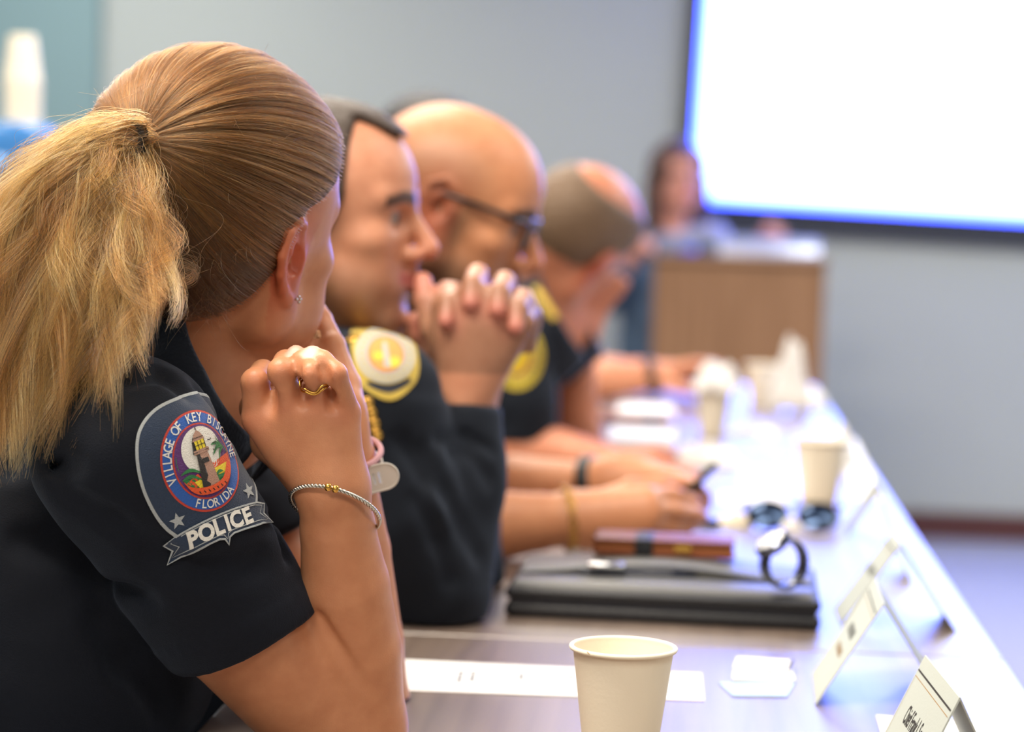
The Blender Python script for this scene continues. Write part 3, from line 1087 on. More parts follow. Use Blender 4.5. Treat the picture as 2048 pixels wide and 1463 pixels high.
    for k in range(8):
        t = k / 7
        fly[:, k] = P + (tang * (t * ln)[:, None]) + nrm * (ln * up * t * (1.25 - .6 * t))[:, None] + cur * (ln * t * t)[:, None]
    hair_obj('loose_hairs', fly, hm1, hair, .00009, .00004)

    # ---- the elastic band
    out_dir = A(-H.f * .80 + H.u * .10) + A([-.25, -.25, .05]); out_dir /= np.linalg.norm(out_dir)
    a1 = np.cross(out_dir, [0, 0, 1]); a1 /= np.linalg.norm(a1); a2 = np.cross(out_dir, a1)
    ctr = T + out_dir * .008
    b = MB()
    for dd, rr in ((-.003, .0112), (.001, .0118)):
        b.tube([ctr + out_dir * dd + (a1 * math.cos(a) + a2 * math.sin(a) * 1.15) * rr for a in np.linspace(0, 2 * math.pi, 40, endpoint=False)], .0027, 10, closed=True)
    tie = b.build('hair_tie', mat('elastic_black', (26, 22, 22), rough=.8, bump=.4, bscale=900), WOMAN, smooth=True)
    # ---- ponytail
    ng = 300
    guides = np.zeros((ng, 22, 3)); spread = np.zeros((ng, 22))
    strands = []; tone = []
    bez = lambda P, t: sum(P[i] * c for i, c in enumerate([(1 - t) ** 4, 4 * t * (1 - t) ** 3, 6 * t * t * (1 - t) ** 2, 4 * t ** 3 * (1 - t), t ** 4]))
    for g in range(ng):
        s_ = (g + rng.random()) / ng
        s_ = s_ ** .9
        lay = rng.uniform(-1, 1)                                   # -1 nearest the camera, +1 against the head
        ex = np.interp(s_, [0, .35, .6, .8, .92, 1], [-190, -40, 70, 200, 290, 330]) + rng.normal(0, 14)
        ey = np.interp(s_, [0, .35, .6, .8, .92, 1], [930, 980, 950, 880, 700, 640]) - abs(rng.normal(0, 55))
        if lay > .2: ey -= rng.uniform(20, 120)
        p0 = ctr + (a1 * rng.normal(0, .5) + a2 * rng.normal(0, .5)) * .0135 - out_dir * (.010 if lay < -.3 else 0)
        Ys = 1.755 + .010 * lay
        q1 = A(W(np.interp(s_, [0, .5, 1], [170, 222, 282]), np.interp(s_, [0, .5, 1], [232, 262, 300]) + 8 * lay + rng.normal(0, 5), 1.735 + .014 * lay))
        q1 = .5 * q1 + .5 * (ctr + out_dir * .026 + (p0 - ctr) * 1.5)
        q2 = A(W(np.interp(s_, [0, .3, .6, 1], [40, 120, 190, 305]) + rng.normal(0, 9), np.interp(s_, [0, .3, .6, 1], [238, 285, 330, 390]) + 20 * lay + rng.normal(0, 10), 1.700 + .022 * lay))
        q3 = A(W(np.interp(s_, [0, .3, .6, .85, 1], [-110, 10, 130, 270, 356]) + rng.normal(0, 18), np.interp(s_, [0, .3, 1], [480, 560, 540]) + 20 * lay, 1.672 + .030 * lay))
        pe = A(W(ex, ey, 1.655 + .032 * lay))
        amp = rng.uniform(.0035, .012); fr = rng.uniform(1.4, 3.4); ph1, ph2 = rng.random(2) * 6.28
        nst = int(rng.integers(30, 62))
        off = rng.normal(0, 1, (nst, 3)); off2 = rng.normal(0, 1, (nst, 3)); ph3 = rng.random((nst, 3)) * 6.28
        ls = 1 - np.abs(rng.normal(0, .07, nst))
        K = 24
        st = np.zeros((nst, K, 3))
        for k in range(K):
            t = k / (K - 1)
            tt = t * ls
            base = np.array([bez([p0, q1, q2, q3, pe], x) for x in tt]) if False else None
            tm = tt[:, None]
            base = ((1 - tm) ** 4 * p0 + 4 * tm * (1 - tm) ** 3 * q1 + 6 * tm ** 2 * (1 - tm) ** 2 * q2 + 4 * tm ** 3 * (1 - tm) * q3 + tm ** 4 * pe)
            wv = amp * min(1, t * 2.2) * (.5 + t)
            base = base + A([math.sin(fr * 6.28 * t + ph1), .8 * math.sin(fr * 6.28 * t + ph2), .25 * math.sin(fr * 6.28 * t + ph2 + 1)]) * wv
            rad = .0022 + .0030 * math.sin(math.pi * min(1, t * 1.05)) * (1 - .35 * t)
            indiv = np.sin(ph3 + (3.0 + off2) * 3.2 * t) * .0022 * t
            st[:, k] = base + off * rad * (.6 + .4 * (1 - t)) + indiv
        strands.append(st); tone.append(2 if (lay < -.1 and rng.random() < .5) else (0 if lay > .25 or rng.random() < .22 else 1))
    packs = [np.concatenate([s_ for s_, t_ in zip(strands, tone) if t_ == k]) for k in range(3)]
    strands = np.concatenate(strands)
    # stray strands
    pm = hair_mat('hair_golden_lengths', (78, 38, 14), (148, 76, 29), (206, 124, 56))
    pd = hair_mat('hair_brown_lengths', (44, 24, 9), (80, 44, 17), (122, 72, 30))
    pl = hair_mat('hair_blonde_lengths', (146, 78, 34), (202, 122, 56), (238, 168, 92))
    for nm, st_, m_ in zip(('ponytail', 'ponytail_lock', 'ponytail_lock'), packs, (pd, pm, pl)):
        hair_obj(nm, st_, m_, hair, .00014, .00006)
    ns = 170
    st = strands[rng.integers(0, len(strands), ns)].copy()
    t = np.linspace(0, 1, st.shape[1])
    sc_ = rng.normal(0, .016, (ns, 3))
    st += sc_[:, None, :] * (np.sin(t * 2.6) ** 1.5)[None, :, None] + (np.sin(t[None, :, None] * rng.uniform(4, 12, (ns, 1, 3)) + rng.random((ns, 1, 3)) * 6) * .004 * t[None, :, None])
    hair_obj('stray_strands', st, pm, hair, .00009, .00004)
    # wisps at the nape
    nw = 150
    w0 = np.array([A(W(rng.uniform(330, 430), rng.uniform(430, 610), 1.78)) for _ in range(nw)])
    pts = np.zeros((nw, 10, 3)); dirs = np.stack([rng.normal(.0, .5, nw), rng.normal(-.3, .25, nw), rng.normal(-.7, .5, nw)], 1)
    curl = rng.normal(0, 1, (nw, 3)); ln = rng.uniform(.008, .022, nw)
    for i in range(nw):
        loc, nr, _, _ = bvh.find_nearest(Vector(w0[i]))
        w0[i] = A(loc)
    for k in range(10):
        t = k / 9
        pts[:, k] = w0 + dirs * (ln * t)[:, None] + curl * (ln * .45 * math.sin(2.4 * t) * t)[:, None] + A([0, -.012, 0]) * math.sin(3 * t)
    hair_obj('nape_wisps', pts, hair_mat('hair_wisps', (110, 80, 50), (160, 124, 80), (206, 170, 118)), hair, .00007, .00003)
    return hair


WHAIR = build_woman_hair()


# ------------------------------------------------------------------ her sleeve patch: layered embroidery laid on the shirt
def text_shape(txt, size, bold=0.0, fill_res=3):
    cu = bpy.data.curves.new('t', 'FONT'); cu.body = txt; cu.size = size; cu.align_x = 'CENTER'; cu.align_y = 'CENTER'
    cu.offset = bold; cu.resolution_u = fill_res
    o = bpy.data.objects.new('t', cu); COL.objects.link(o)
    bpy.context.view_layer.update()
    me = bpy.data.meshes.new_from_object(o.evaluated_get(bpy.context.evaluated_depsgraph_get()))
    v = [(a.co.x, a.co.y) for a in me.vertices]; f = [tuple(p.vertices) for p in me.polygons]
    bpy.data.objects.remove(o, do_unlink=True); bpy.data.meshes.remove(me); bpy.data.curves.remove(cu)
    return v, f


class Patch:
    """flat shapes in patch coordinates, laid on a surface layer by layer"""
    def __init__(s): s.v = []; s.f = []; s.m = []; s.l = []

    def poly(s, pts, mi, layer, res=.004):
        """a filled outline, triangulated finely enough to follow the cloth"""
        import bmesh
        bm = bmesh.new()
        vs = [bm.verts.new((x, y, 0)) for x, y in pts]
        bm.faces.new(vs)
        bmesh.ops.triangulate(bm, faces=bm.faces[:])
        for _ in range(6):
            e = [e for e in bm.edges if e.calc_length() > res]
            if not e: break
            bmesh.ops.subdivide_edges(bm, edges=e, cuts=1)
            bmesh.ops.triangulate(bm, faces=[f for f in bm.faces if len(f.verts) > 3])
        bm.verts.index_update()
        n = len(s.v)
        s.v += [(v.co.x, v.co.y) for v in bm.verts]; s.l += [layer] * len(bm.verts)
        s.f += [tuple(v.index + n for v in f.verts) for f in bm.faces]; s.m += [mi] * len(bm.faces)
        bm.free()

    def line(s, pts, w, mi, layer, closed=False):
        P = [Vector((x, y)) for x, y in pts]
        N = len(P); n = len(s.v)
        for i, p in enumerate(P):
            a = P[(i - 1) % N] if (closed or i > 0) else p
            b = P[(i + 1) % N] if (closed or i < N - 1) else p
            t = (b - a); t = t.normalized() if t.length > 1e-9 else Vector((1, 0))
            q = Vector((-t.y, t.x)) * w / 2
            s.v += [tuple(p + q), tuple(p), tuple(p - q)]; s.l += [layer, layer + .8, layer]
        for i in range(N if closed else N - 1):
            j = (i + 1) % N
            for k in (0, 1):
                s.f.append((n + 3 * i + k, n + 3 * i + k + 1, n + 3 * j + k + 1, n + 3 * j + k)); s.m.append(mi)

    def text(s, txt, size, mi, layer, place, bold=0.0, sx=1.0):
        v, f = text_shape(txt, size, bold)
        import bmesh
        bm = bmesh.new()
        vs = [bm.verts.new((*place(x * sx, y), 0)) for x, y in v]
        for q in f:
            try: bm.faces.new([vs[i] for i in q])
            except ValueError: pass
        for _ in range(4):
            e = [e for e in bm.edges if e.calc_length() > .0032]
            if not e: break
            bmesh.ops.subdivide_edges(bm, edges=e, cuts=1)
            bmesh.ops.triangulate(bm, faces=[g for g in bm.faces if len(g.verts) > 3])
        bm.verts.index_update()
        n = len(s.v)
        s.v += [(w_.co.x, w_.co.y) for w_ in bm.verts]; s.l += [layer] * len(bm.verts)
        s.f += [tuple(w_.index + n for w_ in g.verts) for g in bm.faces]; s.m += [mi] * len(bm.faces)
        bm.free()

    def arc_text(s, txt, size, mi, layer, cx, cy, ra, rb, a0, a1, bold=0.0, sx=1.0, inward=False):
        n = len(txt)
        for i, ch in enumerate(txt):
            if ch == ' ': continue
            a = math.radians(a0 + (a1 - a0) * (i / max(1, n - 1)))
            px, py = cx + ra * math.cos(a), cy + rb * math.sin(a)
            tx, ty = -ra * math.sin(a), rb * math.cos(a)
            if a1 < a0: tx, ty = -tx, -ty
            L = math.hypot(tx, ty); tx, ty = tx / L, ty / L
            s.text(ch, size, mi, layer, lambda x, y, px=px, py=py, tx=tx, ty=ty: (px + x * tx - y * ty, py + x * ty + y * tx), bold, sx)

    def lay(s, name, origin, ax, ay, view, bvh, mats, parent, dz=.00026, base=.0012, smooth_n=True):
        """press the shapes on the surface along the direction view"""
        pts = []
        for (x, y), l in zip(s.v, s.l):
            p = Vector(origin) + Vector(ax) * x + Vector(ay) * y
            h_, n_, _, _ = bvh.ray_cast(p - Vector(view) * .12, Vector(view), .3)
            if h_ is None:
                h_, n_, _, _ = bvh.find_nearest(p)
            d = -Vector(view)
            n2 = (n_ * .6 + d * .4).normalized() if n_.dot(d) > 0 else d
            pts.append(h_ + n2 * (base + dz * l))
        o = mesh_obj(name, pts, s.f, parent=parent, mats=mats, midx=s.m)
        return o


def ell_pts(cx, cy, ra, rb, n=64, rot=0.0):
    return [(cx + ra * math.cos(a) * math.cos(rot) - rb * math.sin(a) * math.sin(rot), cy + ra * math.cos(a) * math.sin(rot) + rb * math.sin(a) * math.cos(rot)) for a in np.linspace(0, 2 * math.pi, n, endpoint=False)]


def thread(name, c, rough=.7):
    return mat(name, c, rough=rough, noise=.12, nscale=500, bump=.5, bscale=1100, sheen=.2)


def spline(pts, n=10, closed=False):
    """Catmull-Rom through 2-D points"""
    P = [np.array(p, float) for p in pts]; N = len(P); out = []
    for i in range(N if closed else N - 1):
        p0 = P[(i - 1) % N] if (closed or i > 0) else P[i]
        p1, p2 = P[i], P[(i + 1) % N]
        p3 = P[(i + 2) % N] if (closed or i + 2 < N) else p2
        for k in range(n):
            t = k / n
            out.append(tuple(.5 * ((2 * p1) + (p2 - p0) * t + (2 * p0 - 5 * p1 + 4 * p2 - p3) * t * t + (3 * p1 - p0 - 3 * p2 + p3) * t ** 3)))
    if not closed: out.append(tuple(P[-1]))
    return out


def build_patch():
    # patch coordinates: unit = 1 mm scaled below; y up the sleeve
    P = Patch()
    NAVY, SIL, BLUE, RED, PUR, WHI, BRN, BLK, GRN, YEL, ORA = range(11)
    mats = [thread('thread_navy', (24, 46, 74)), thread('thread_silver', (168, 176, 180)), thread('thread_blue', (34, 92, 178)), thread('thread_red', (196, 62, 44)),
            thread('thread_purple', (88, 40, 112)), thread('thread_white', (230, 230, 224)), thread('thread_tan', (176, 138, 120)), thread('thread_black', (22, 20, 22)),
            thread('thread_green', (34, 120, 62)), thread('thread_yellow', (236, 214, 44)), thread('thread_orange', (226, 84, 30))]
    u = .001
    S = lambda pts: [(x * u, y * u) for x, y in pts]
    body = spline([(0, 56), (22, 54), (38, 44), (46, 26), (48, 4), (44, -18), (36, -34), (26, -42), (0, -44), (-26, -42), (-36, -34), (-44, -18), (-48, 4), (-46, 26), (-38, 44), (-22, 54)], 6, True)
    P.poly(S(body), NAVY, 0)
    P.line(S(body), .0022, SIL, 1, True)
    cx, cy = 0, 8
    P.poly(S(ell_pts(cx, cy, 33, 37)), RED, 1)
    P.poly(S(ell_pts(cx, cy, 31.4, 35.4)), BLUE, 2)
    P.poly(S(ell_pts(cx, cy, 24.2, 27.8)), RED, 3)
    P.poly(S(ell_pts(cx, cy, 23.0, 26.6)), PUR, 4)
    P.poly(S(ell_pts(cx + 1, cy + 8, 16.5, 17)), WHI, 5)

    def inside(pts, k=.985):
        out = []
        for x, y in pts:
            r = math.hypot((x - cx) / 23.0, (y - cy) / 26.6)
            if r > k: x, y = cx + (x - cx) * k / r, cy + (y - cy) * k / r
            out.append((x, y))
        return out
    # sunset water on the right, beach bands below
    P.poly(S(inside([(4, 4), (23, 7), (23, -1), (4, -1)])), ORA, 5)
    P.poly(S(inside([(4, 0), (23, 1), (21, -7), (4, -7)])), YEL, 6)
    P.poly(S(inside([(-20, 0), (-6, -2), (-5, -9), (-17, -8)])), GRN, 6)
    P.poly(S(inside([(-18, -3), (-8, 1), (-4, -6), (-12, -8)])), ORA, 6)
    P.poly(S(inside([(-12, -4), (-2, -3), (-2, -9), (-9, -10)])), YEL, 6.5)
    P.poly(S(inside([(5, -5), (19, -6), (16, -11), (4, -11)])), GRN, 6.5)
    # palms
    def frond(x0, y0, x1, y1, w, bend):
        m = ((x0 + x1) / 2 + bend[0], (y0 + y1) / 2 + bend[1])
        c = spline([(x0, y0), m, (x1, y1)], 6)
        L = [(x, y + w * math.sin(math.pi * i / (len(c) - 1))) for i, (x, y) in enumerate(c)]
        R = [(x, y - w * .7 * math.sin(math.pi * i / (len(c) - 1)) - .01) for i, (x, y) in enumerate(c)]
        P.poly(S(inside(L + R[::-1][1:-1])), GRN, 7)
    for fr in [(20, 12, 9, 17, 1.5, (0, 2)), (20, 12, 8, 9, 1.5, (0, 3)), (20, 12, 12, 3, 1.5, (-1, 2)), (20, 12, 15, 22, 1.4, (-1, 0)), (20, 12, 22, 2, 1.5, (1, 0)), (20, 12, 11, 13, 1.3, (0, 2)),
               (-21, 4, -4, 0, 1.6, (0, 3)), (-21, 0, -5, -5, 1.6, (0, 3)), (-21, 6, -20, 18, 1.5, (-1, 0)), (4, -7, 13, -4, 1.4, (0, 2)), (4, -8, 14, -8, 1.4, (0, 1))]:
        frond(*fr)
    # lighthouse: tower with its dark side, gallery, lantern and cap
    tow = lambda a, b: [(-7.2 + a, -12), (7.2 - b, -12), (4.6 - b, 14), (-4.6 + a, 14)]
    P.poly(S(tow(0, 0)), BRN, 8)
    P.poly(S([(-7.4, -12), (-2.2, -12), (-.6, -9), (-3.0, -6), (-.8, -2.5), (-2.8, 0), (-1.2, 5), (-2.8, 9), (-2.4, 14), (-4.8, 14)]), BLK, 9)
    P.poly(S([(-6.4, 14), (6.2, 14), (6.2, 17), (-6.4, 17)]), BRN, 9)
    P.line(S([(-6.4, 15.5), (6.2, 15.5)]), .0005, BLK, 10)
    P.poly(S([(-2.2, 6.5), (3.6, 6.5), (3.4, 10), (-2.2, 10)]), BLK, 9.5)
    P.poly(S([(-4.2, 17), (4.4, 17), (4.4, 23.5), (-4.2, 23.5)]), YEL, 9)
    for k in range(4): P.line(S([(-4.2 + 2.8 * k, 17), (-4.2 + 2.8 * k, 23.5)]), .0005, BLK, 10)
    P.line(S([(-4.2, 20.2), (4.4, 20.2)]), .0005, BLK, 10)
    P.poly(S([(-5.2, 23.5), (5.4, 23.5), (3.2, 28.5), (.6, 31), (-2.4, 28.5)]), BRN, 9)
    P.line(S([(-4.4, 25.6), (4.4, 25.6)]), .0005, BLK, 10); P.line(S([(.4, 31), (.4, 33)]), .0009, BLK, 9)
    P.poly(S([(-5.6, 23.5), (-3.6, 27), (-3.4, 17), (-7.4, 14.5), (-6.2, 19)]), BLK, 8.5)
    for bx, by in ((9, 21), (12.5, 17.5), (11, 13)):
        P.line(S([(bx - 1.8, by + .6), (bx, by - .2), (bx + 1.8, by + .7)]), .0006, BLK, 9)
    # the ribbon of the island under the tower
    P.poly(S(inside(spline([(-20, -1), (-16, -6), (-8, -9.5), (2, -10.5), (10, -8.5), (15, -3), (19, 3), (20.5, -2), (17, -9), (11, -14), (2, -16.2), (-9, -14.6), (-16, -9.5)], 3, True), .99)), ORA, 10)
    for k in range(7):
        P.line(S([(-11 + 3.6 * k, -11.2 - 1.2 * math.sin(k / 2.0)), (-10 + 3.6 * k, -13.2 - 1.2 * math.sin(k / 2.0))]), .0008, BLK, 11)
    P.arc_text('VILLAGE OF', .0098, WHI, 5, 0, cy * u, .0278, .0316, 190, 112, .0001, .82)
    P.arc_text('KEY BISCAYNE', .0094, WHI, 5, 0, cy * u, .0278, .0316, 92, -8, .0001, .80)
    P.arc_text('FLORIDA', .0090, WHI, 5, 0, cy * u, .0278, .0316, 240, 300, .0001, .82)

    def star(x, y, r):
        return [(x + (r if k % 2 == 0 else r * .42) * math.sin(math.pi * k / 5), y + (r if k % 2 == 0 else r * .42) * math.cos(math.pi * k / 5)) for k in range(10)]
    P.poly(S(star(-31, -26, 6.2)), SIL, 2); P.poly(S(star(31, -26, 6.2)), SIL, 2)
    # the scroll
    arch = lambda x, y: (x, y - 4.2 * (x / 38) ** 2)
    scroll = [arch(x, -33) for x in np.linspace(-34, 34, 15)] + [arch(42, -35), arch(37, -42), arch(43, -50), arch(33, -49)] + [arch(x, -49.5) for x in np.linspace(26, 6, 6)] + [(2, -51), (0, -56), (-2, -51)] + \
             [arch(x, -49.5) for x in np.linspace(-6, -26, 6)] + [arch(-33, -49), arch(-43, -50), arch(-37, -42), arch(-42, -35)]
    P.poly(S(scroll), NAVY, 3)
    P.line(S(scroll), .0014, SIL, 4, True)
    inner = [(x * .90, (y + 42) * .74 - 41.4) for x, y in scroll]
    P.line(S(inner), .0007, SIL, 4, True)
    for ch, x in zip('POLICE', (-24.5, -14, -4.2, 3.4, 11.0, 21.0)):
        P.text(ch, .0165, WHI, 5, lambda a, b_, x=x: (a + x * u, b_ + arch(x, -41.3)[1] * u), .0007, .92)
    return P, mats


PATCH, PMATS = build_patch()
_view = (W(430, 950, 1.7) - CAM).normalized()
_vd = Vector((_view.x - .30, _view.y, _view.z - .05)).normalized()          # square to the sleeve where the patch is sewn
_right = Vector((_vd.y, -_vd.x, 0)).normalized()
_up0 = _right.cross(_vd)
_rot = math.radians(19)
_ax = (_right * math.cos(_rot) + _up0 * math.sin(_rot)); _ay = (_up0 * math.cos(_rot) - _right * math.sin(_rot))
PATCH.lay('police_patch', W(412, 942, 1.66), _ax * 1.02, _ay * 1.00, _vd, SHIRT_BVH, PMATS, SHIRT)


# ------------------------------------------------------------------ jewellery and watch band
def ring_pts(c, a, b, ra, rb, n=48, fn=None):
    return [A(c) + A(a) * ra * math.cos(t) + A(b) * rb * math.sin(t) + (fn(t) if fn else 0) for t in np.linspace(0, 2 * math.pi, n, endpoint=False)]


def nrm(v): v = A(v); return v / np.linalg.norm(v)


def woman_jewellery():
    M_silver = mat('twisted_silver', (200, 196, 186), rough=.25, metal=1.0)
    # twisted cable bangle with gold end beads
    c = A(W(670, 1018, 1.733)); ax = nrm(A(W(700, 1060, 1.742)) - A(W(668, 985, 1.742)))
    a = nrm(A([1, 0, -.16])); b_ = nrm(A([0, -.86, .52]))
    b = MB()
    base = ring_pts(c, a, b_, .0340, .0400, 72)
    for s_ in range(2):
        pts = []
        for i, p in enumerate(base):
            t = base[(i + 1) % 72] - base[i - 1]; t = t / np.linalg.norm(t); n1 = nrm(p - c); n2 = np.cross(t, n1)
            for k in range(4):
                w_ = (i + k / 4) / 72 * 2 * math.pi * 34 + s_ * math.pi
                q = p + (base[(i + 1) % 72] - p) * k / 4
                pts.append(q + (n1 * math.cos(w_) + n2 * math.sin(w_)) * .0009)
        b.tube(pts, .0010, 6, closed=True)
    br = b.build('cable_bangle', M_silver, WOMAN, smooth=True)
    b = MB()
    for t in (1.42, 1.58):
        p = c + a * .0340 * math.cos(t) + b_ * .0400 * math.sin(t)
        b.lathe([(0, -.003), (.0022, -.0024), (.003, 0), (.0022, .0024), (0, .003)], 14, M=Matrix.Translation(p))
    b.build('gold_bead', M_gold, br, smooth=True)
    # wavy gold ring on the ring finger of the near hand
    p0, p1 = A(W(641, 806, 1.721)), A(W(622, 748, 1.703))
    d = nrm(p1 - p0); c = p0 + (p1 - p0) * .72
    a = nrm(np.cross(d, [0, -1, 0])); b_ = np.cross(d, a)
    b = MB()
    for off, r in ((-.0011, .00085), (.0013, .00075)):
        b.tube(ring_pts(c + d * off + A([.0006, 0, 0]), a, b_, .0109, .0112, 56, lambda t: d * .0016 * math.sin(5 * t) * (1 if off > 0 else .5)), r, 8, closed=True)
    b.build('gold_ring', M_gold, WOMAN, smooth=True)
    # three thin bands on the far hand
    p0, p1 = A(W(658, 742, 1.89)), A(W(628, 690, 1.905))
    d = nrm(p1 - p0); c = p1 - d * .001
    a = nrm(np.cross(d, [0, -1, 0])); b_ = np.cross(d, a)
    for i in range(3):
        b = MB(); b.tube(ring_pts(c + d * (.0026 * i), a, b_, .0112, .0112, 40), .0009, 8, closed=True)
        b.build('thin_ring', mat('rose_gold', (205, 160, 120), rough=.25, metal=1.0), WOMAN, smooth=True)
    # ear stud
    e = WH.P(.006, .0715 + .009, -.036)
    b = MB()
    for o_ in ((0, 0, 0), (.002, -.001, .0022), (.002, -.001, -.0022), (.003, .0, 0)):
        b.lathe([(0, -.0013), (.0011, -.0007), (.0013, 0), (.0011, .0007), (0, .0013)], 10, M=Matrix.Translation(Vector(e + A(o_))))
    b.build('ear_stud', M_silver, WOMAN, smooth=True)
    # white silicone watch band with its free end standing off the far wrist
    wl = A(W(694, 945, 1.888)); ax = nrm(A(W(706, 1100, 1.92)) - A(W(688, 940, 1.885)))
    a = nrm(A([1, -.12, .12]) - ax * (A([1, -.12, .12]) @ ax)); b_ = np.cross(ax, a)
    b = MB(); vs = []; fs = []
    n = 48
    for i in range(n):
        t = 2 * math.pi * i / n
        r = a * math.cos(t) * .0285 + b_ * math.sin(t) * .026
        for (h_, o_) in ((-.009, 0), (-.009, .002), (.009, .002), (.009, 0)):
            vs.append(wl + r + nrm(r) * o_ + ax * h_)
    for i in range(n):
        j = (i + 1) % n
        for k in range(4):
            fs.append((4 * i + k, 4 * i + (k + 1) % 4, 4 * j + (k + 1) % 4, 4 * j + k))
    b.add(vs, fs)
    M_sil = mat('silicone_white', (214, 212, 204), rough=.5)
    band = b.build('watch_band', M_sil, WOMAN, smooth=False)
    autosmooth(band, 50)
    # free end: a rounded tab with three slots
    o_ = A(W(730, 962, 1.868)); tx = nrm(A(W(800, 944, 1.868)) - o_); ty = nrm(np.cross(tx, [0, 1, 0])); ty = ty if ty[2] > 0 else -ty; tn = np.cross(tx, ty)
    out = [(0, -.0105)] + [(.0165 + .0105 * math.cos(t) * 1.1, .0105 * math.sin(t)) for t in np.linspace(-math.pi / 2, math.pi / 2, 14)] + [(0, .0105)]
    slots = [(.004, .0), (.0085, .0), (.013, .0)]
    MT = Matrix(((*tx, 0), (*ty, 0), (*tn, 0), (0, 0, 0, 1))).transposed(); MT.translation = Vector(o_)
    b = MB(); hh, th = .0105, .0013
    xs = [0, .0026, .0045, .0072, .0091, .0118, .0137, .0165]
    for i in range(len(xs) - 1):
        if i % 2 == 0: b.box((xs[i], -hh, -th), (xs[i + 1], hh, th), M=MT)
        else:
            for s_ in (-1, 1): b.box((xs[i], min(s_ * .0046, s_ * hh), -th), (xs[i + 1], max(s_ * .0046, s_ * hh), th), M=MT)
    arc = [(.0165 + hh * 1.1 * math.cos(t), hh * math.sin(t)) for t in np.linspace(-math.pi / 2, math.pi / 2, 16)]
    vv = [MT @ Vector((x, y, z)) for z in (-th, th) for x, y in arc]
    b.add(vv, [tuple(range(16))[::-1], tuple(range(16, 32))] + [(i, i + 1, 17 + i, 16 + i) for i in range(15)])
    b.tube([MT @ Vector((x, y, th)) for x, y in [(0, -hh)] + arc + [(0, hh)]], .0008, 8)
    b.build('strap_end', M_sil, band)
    # pink braided cord
    c = A(W(690, 905, 1.884)); b = MB()
    base = ring_pts(c, a * 1.0, b_, .0295, .027, 60)
    for s_ in range(3):
        pts = []
        for i, p in enumerate(base):
            t = nrm(base[(i + 1) % 60] - base[i - 1]); n1 = nrm(p - c); n2 = np.cross(t, n1)
            for k in range(3):
                w_ = (i + k / 3) / 60 * 2 * math.pi * 22 + s_ * 2.09
                q = p + (base[(i + 1) % 60] - p) * k / 3
                pts.append(q + (n1 * math.cos(w_) + n2 * math.sin(w_)) * .0014)
        b.tube(pts, .0013, 6, closed=True)
    b.build('pink_cord', mat('cord_pink', (214, 168, 176), rough=.8), WOMAN, smooth=True)


woman_jewellery()
M_nail = mat('fingernail_pale', (236, 206, 196), rough=.22, spec=.6)
for (px, py, Y, dx, dz) in ((624, 706, 1.713, -.45, .62), (592, 708, 1.7205, -.35, .70)):
    c = W(px, py, Y); n_ = Vector((-.10, -.86, .50)).normalized(); t_ = Vector((dx, .3, dz)); t_ = (t_ - n_ * t_.dot(n_)).normalized(); s_ = n_.cross(t_)
    vs = []; fs = []
    for i in range(7):
        for j in range(7):
            u, v = i / 3 - 1, j / 3 - 1
            k = math.sqrt(max(0, 1 - .5 * v * v)), math.sqrt(max(0, 1 - .5 * u * u))
            vs.append(c + s_ * (u * k[0] * .0048) + t_ * (v * k[1] * .0056) + n_ * (.0012 - .0022 * u * u - .0008 * v * v))
    fs = [(i * 7 + j, i * 7 + j + 1, (i + 1) * 7 + j + 1, (i + 1) * 7 + j) for i in range(6) for j in range(6)]
    no = mesh_obj('fingernail', vs, fs, M_nail, WOMAN); md = no.modifiers.new('s', 'SOLIDIFY'); md.thickness = .001
lower_body('person', WOMAN, (-.70, 1.90, .56), [(-.22, 1.76, .54), (-.22, 2.02, .54)], [(-.18, 1.76, 0), (-.20, 2.02, 0)])


# ================================================================== the others at the table
def px_pts(lst): return [A(W(*p)) for p in lst]


def short_hair(H, root, col, region, grow=.006, name='hair', h=.004, crown=0.0):
    S = SDF(H.O - .17, H.O + .17, h)
    H.skull(S, grow)
    if crown: S.ell(H.P(-.02, 0, .06), A([.07, .06, .06]) * H.sc + crown, H.R, .03)

    def fn(D, X, Y, Z):
        f, r, u = H.flocal(X, Y, Z)
        D = D + .0012 * np.sin(f * 260 + 3 * np.sin(r * 150)) * np.sin(u * 240 + 2 * np.sin(f * 120))
        m = region(f, np.abs(r), u) * H.sc
        return -smin(-D, -m, .006)
    S.field(fn)
    V, F = S.mesh()
    m, nt, b = principled('hair_short')
    c = lin(col)
    tc = nt.nodes.new('ShaderNodeTexCoord'); n = nt.nodes.new('ShaderNodeTexNoise'); n.inputs['Scale'].default_value = 400; n.inputs['Detail'].default_value = 4
    nt.links.new(tc.outputs['Object'], n.inputs['Vector'])
    cr = ramp_node(nt, n.outputs['Fac'], [(.3, tuple(x * .5 for x in c)), (.7, tuple(min(1, x * 1.5) for x in c))])
    nt.links.new(cr.outputs['Color'], b.inputs['Base Color'])
    b.inputs['Roughness'].default_value = .5
    bp = nt.nodes.new('ShaderNodeBump'); bp.inputs['Strength'].default_value = .9; bp.inputs['Distance'].default_value = .002
    nt.links.new(n.outputs['Fac'], bp.inputs['Height']); nt.links.new(bp.outputs['Normal'], b.inputs['Normal'])
    return mesh_obj(name, V, F, m, root)


def table_cut(D, X, Y, Z, gap=.0025, top=.752):
    return np.maximum(D, -np.maximum(TX0 - gap - X, Z - top))


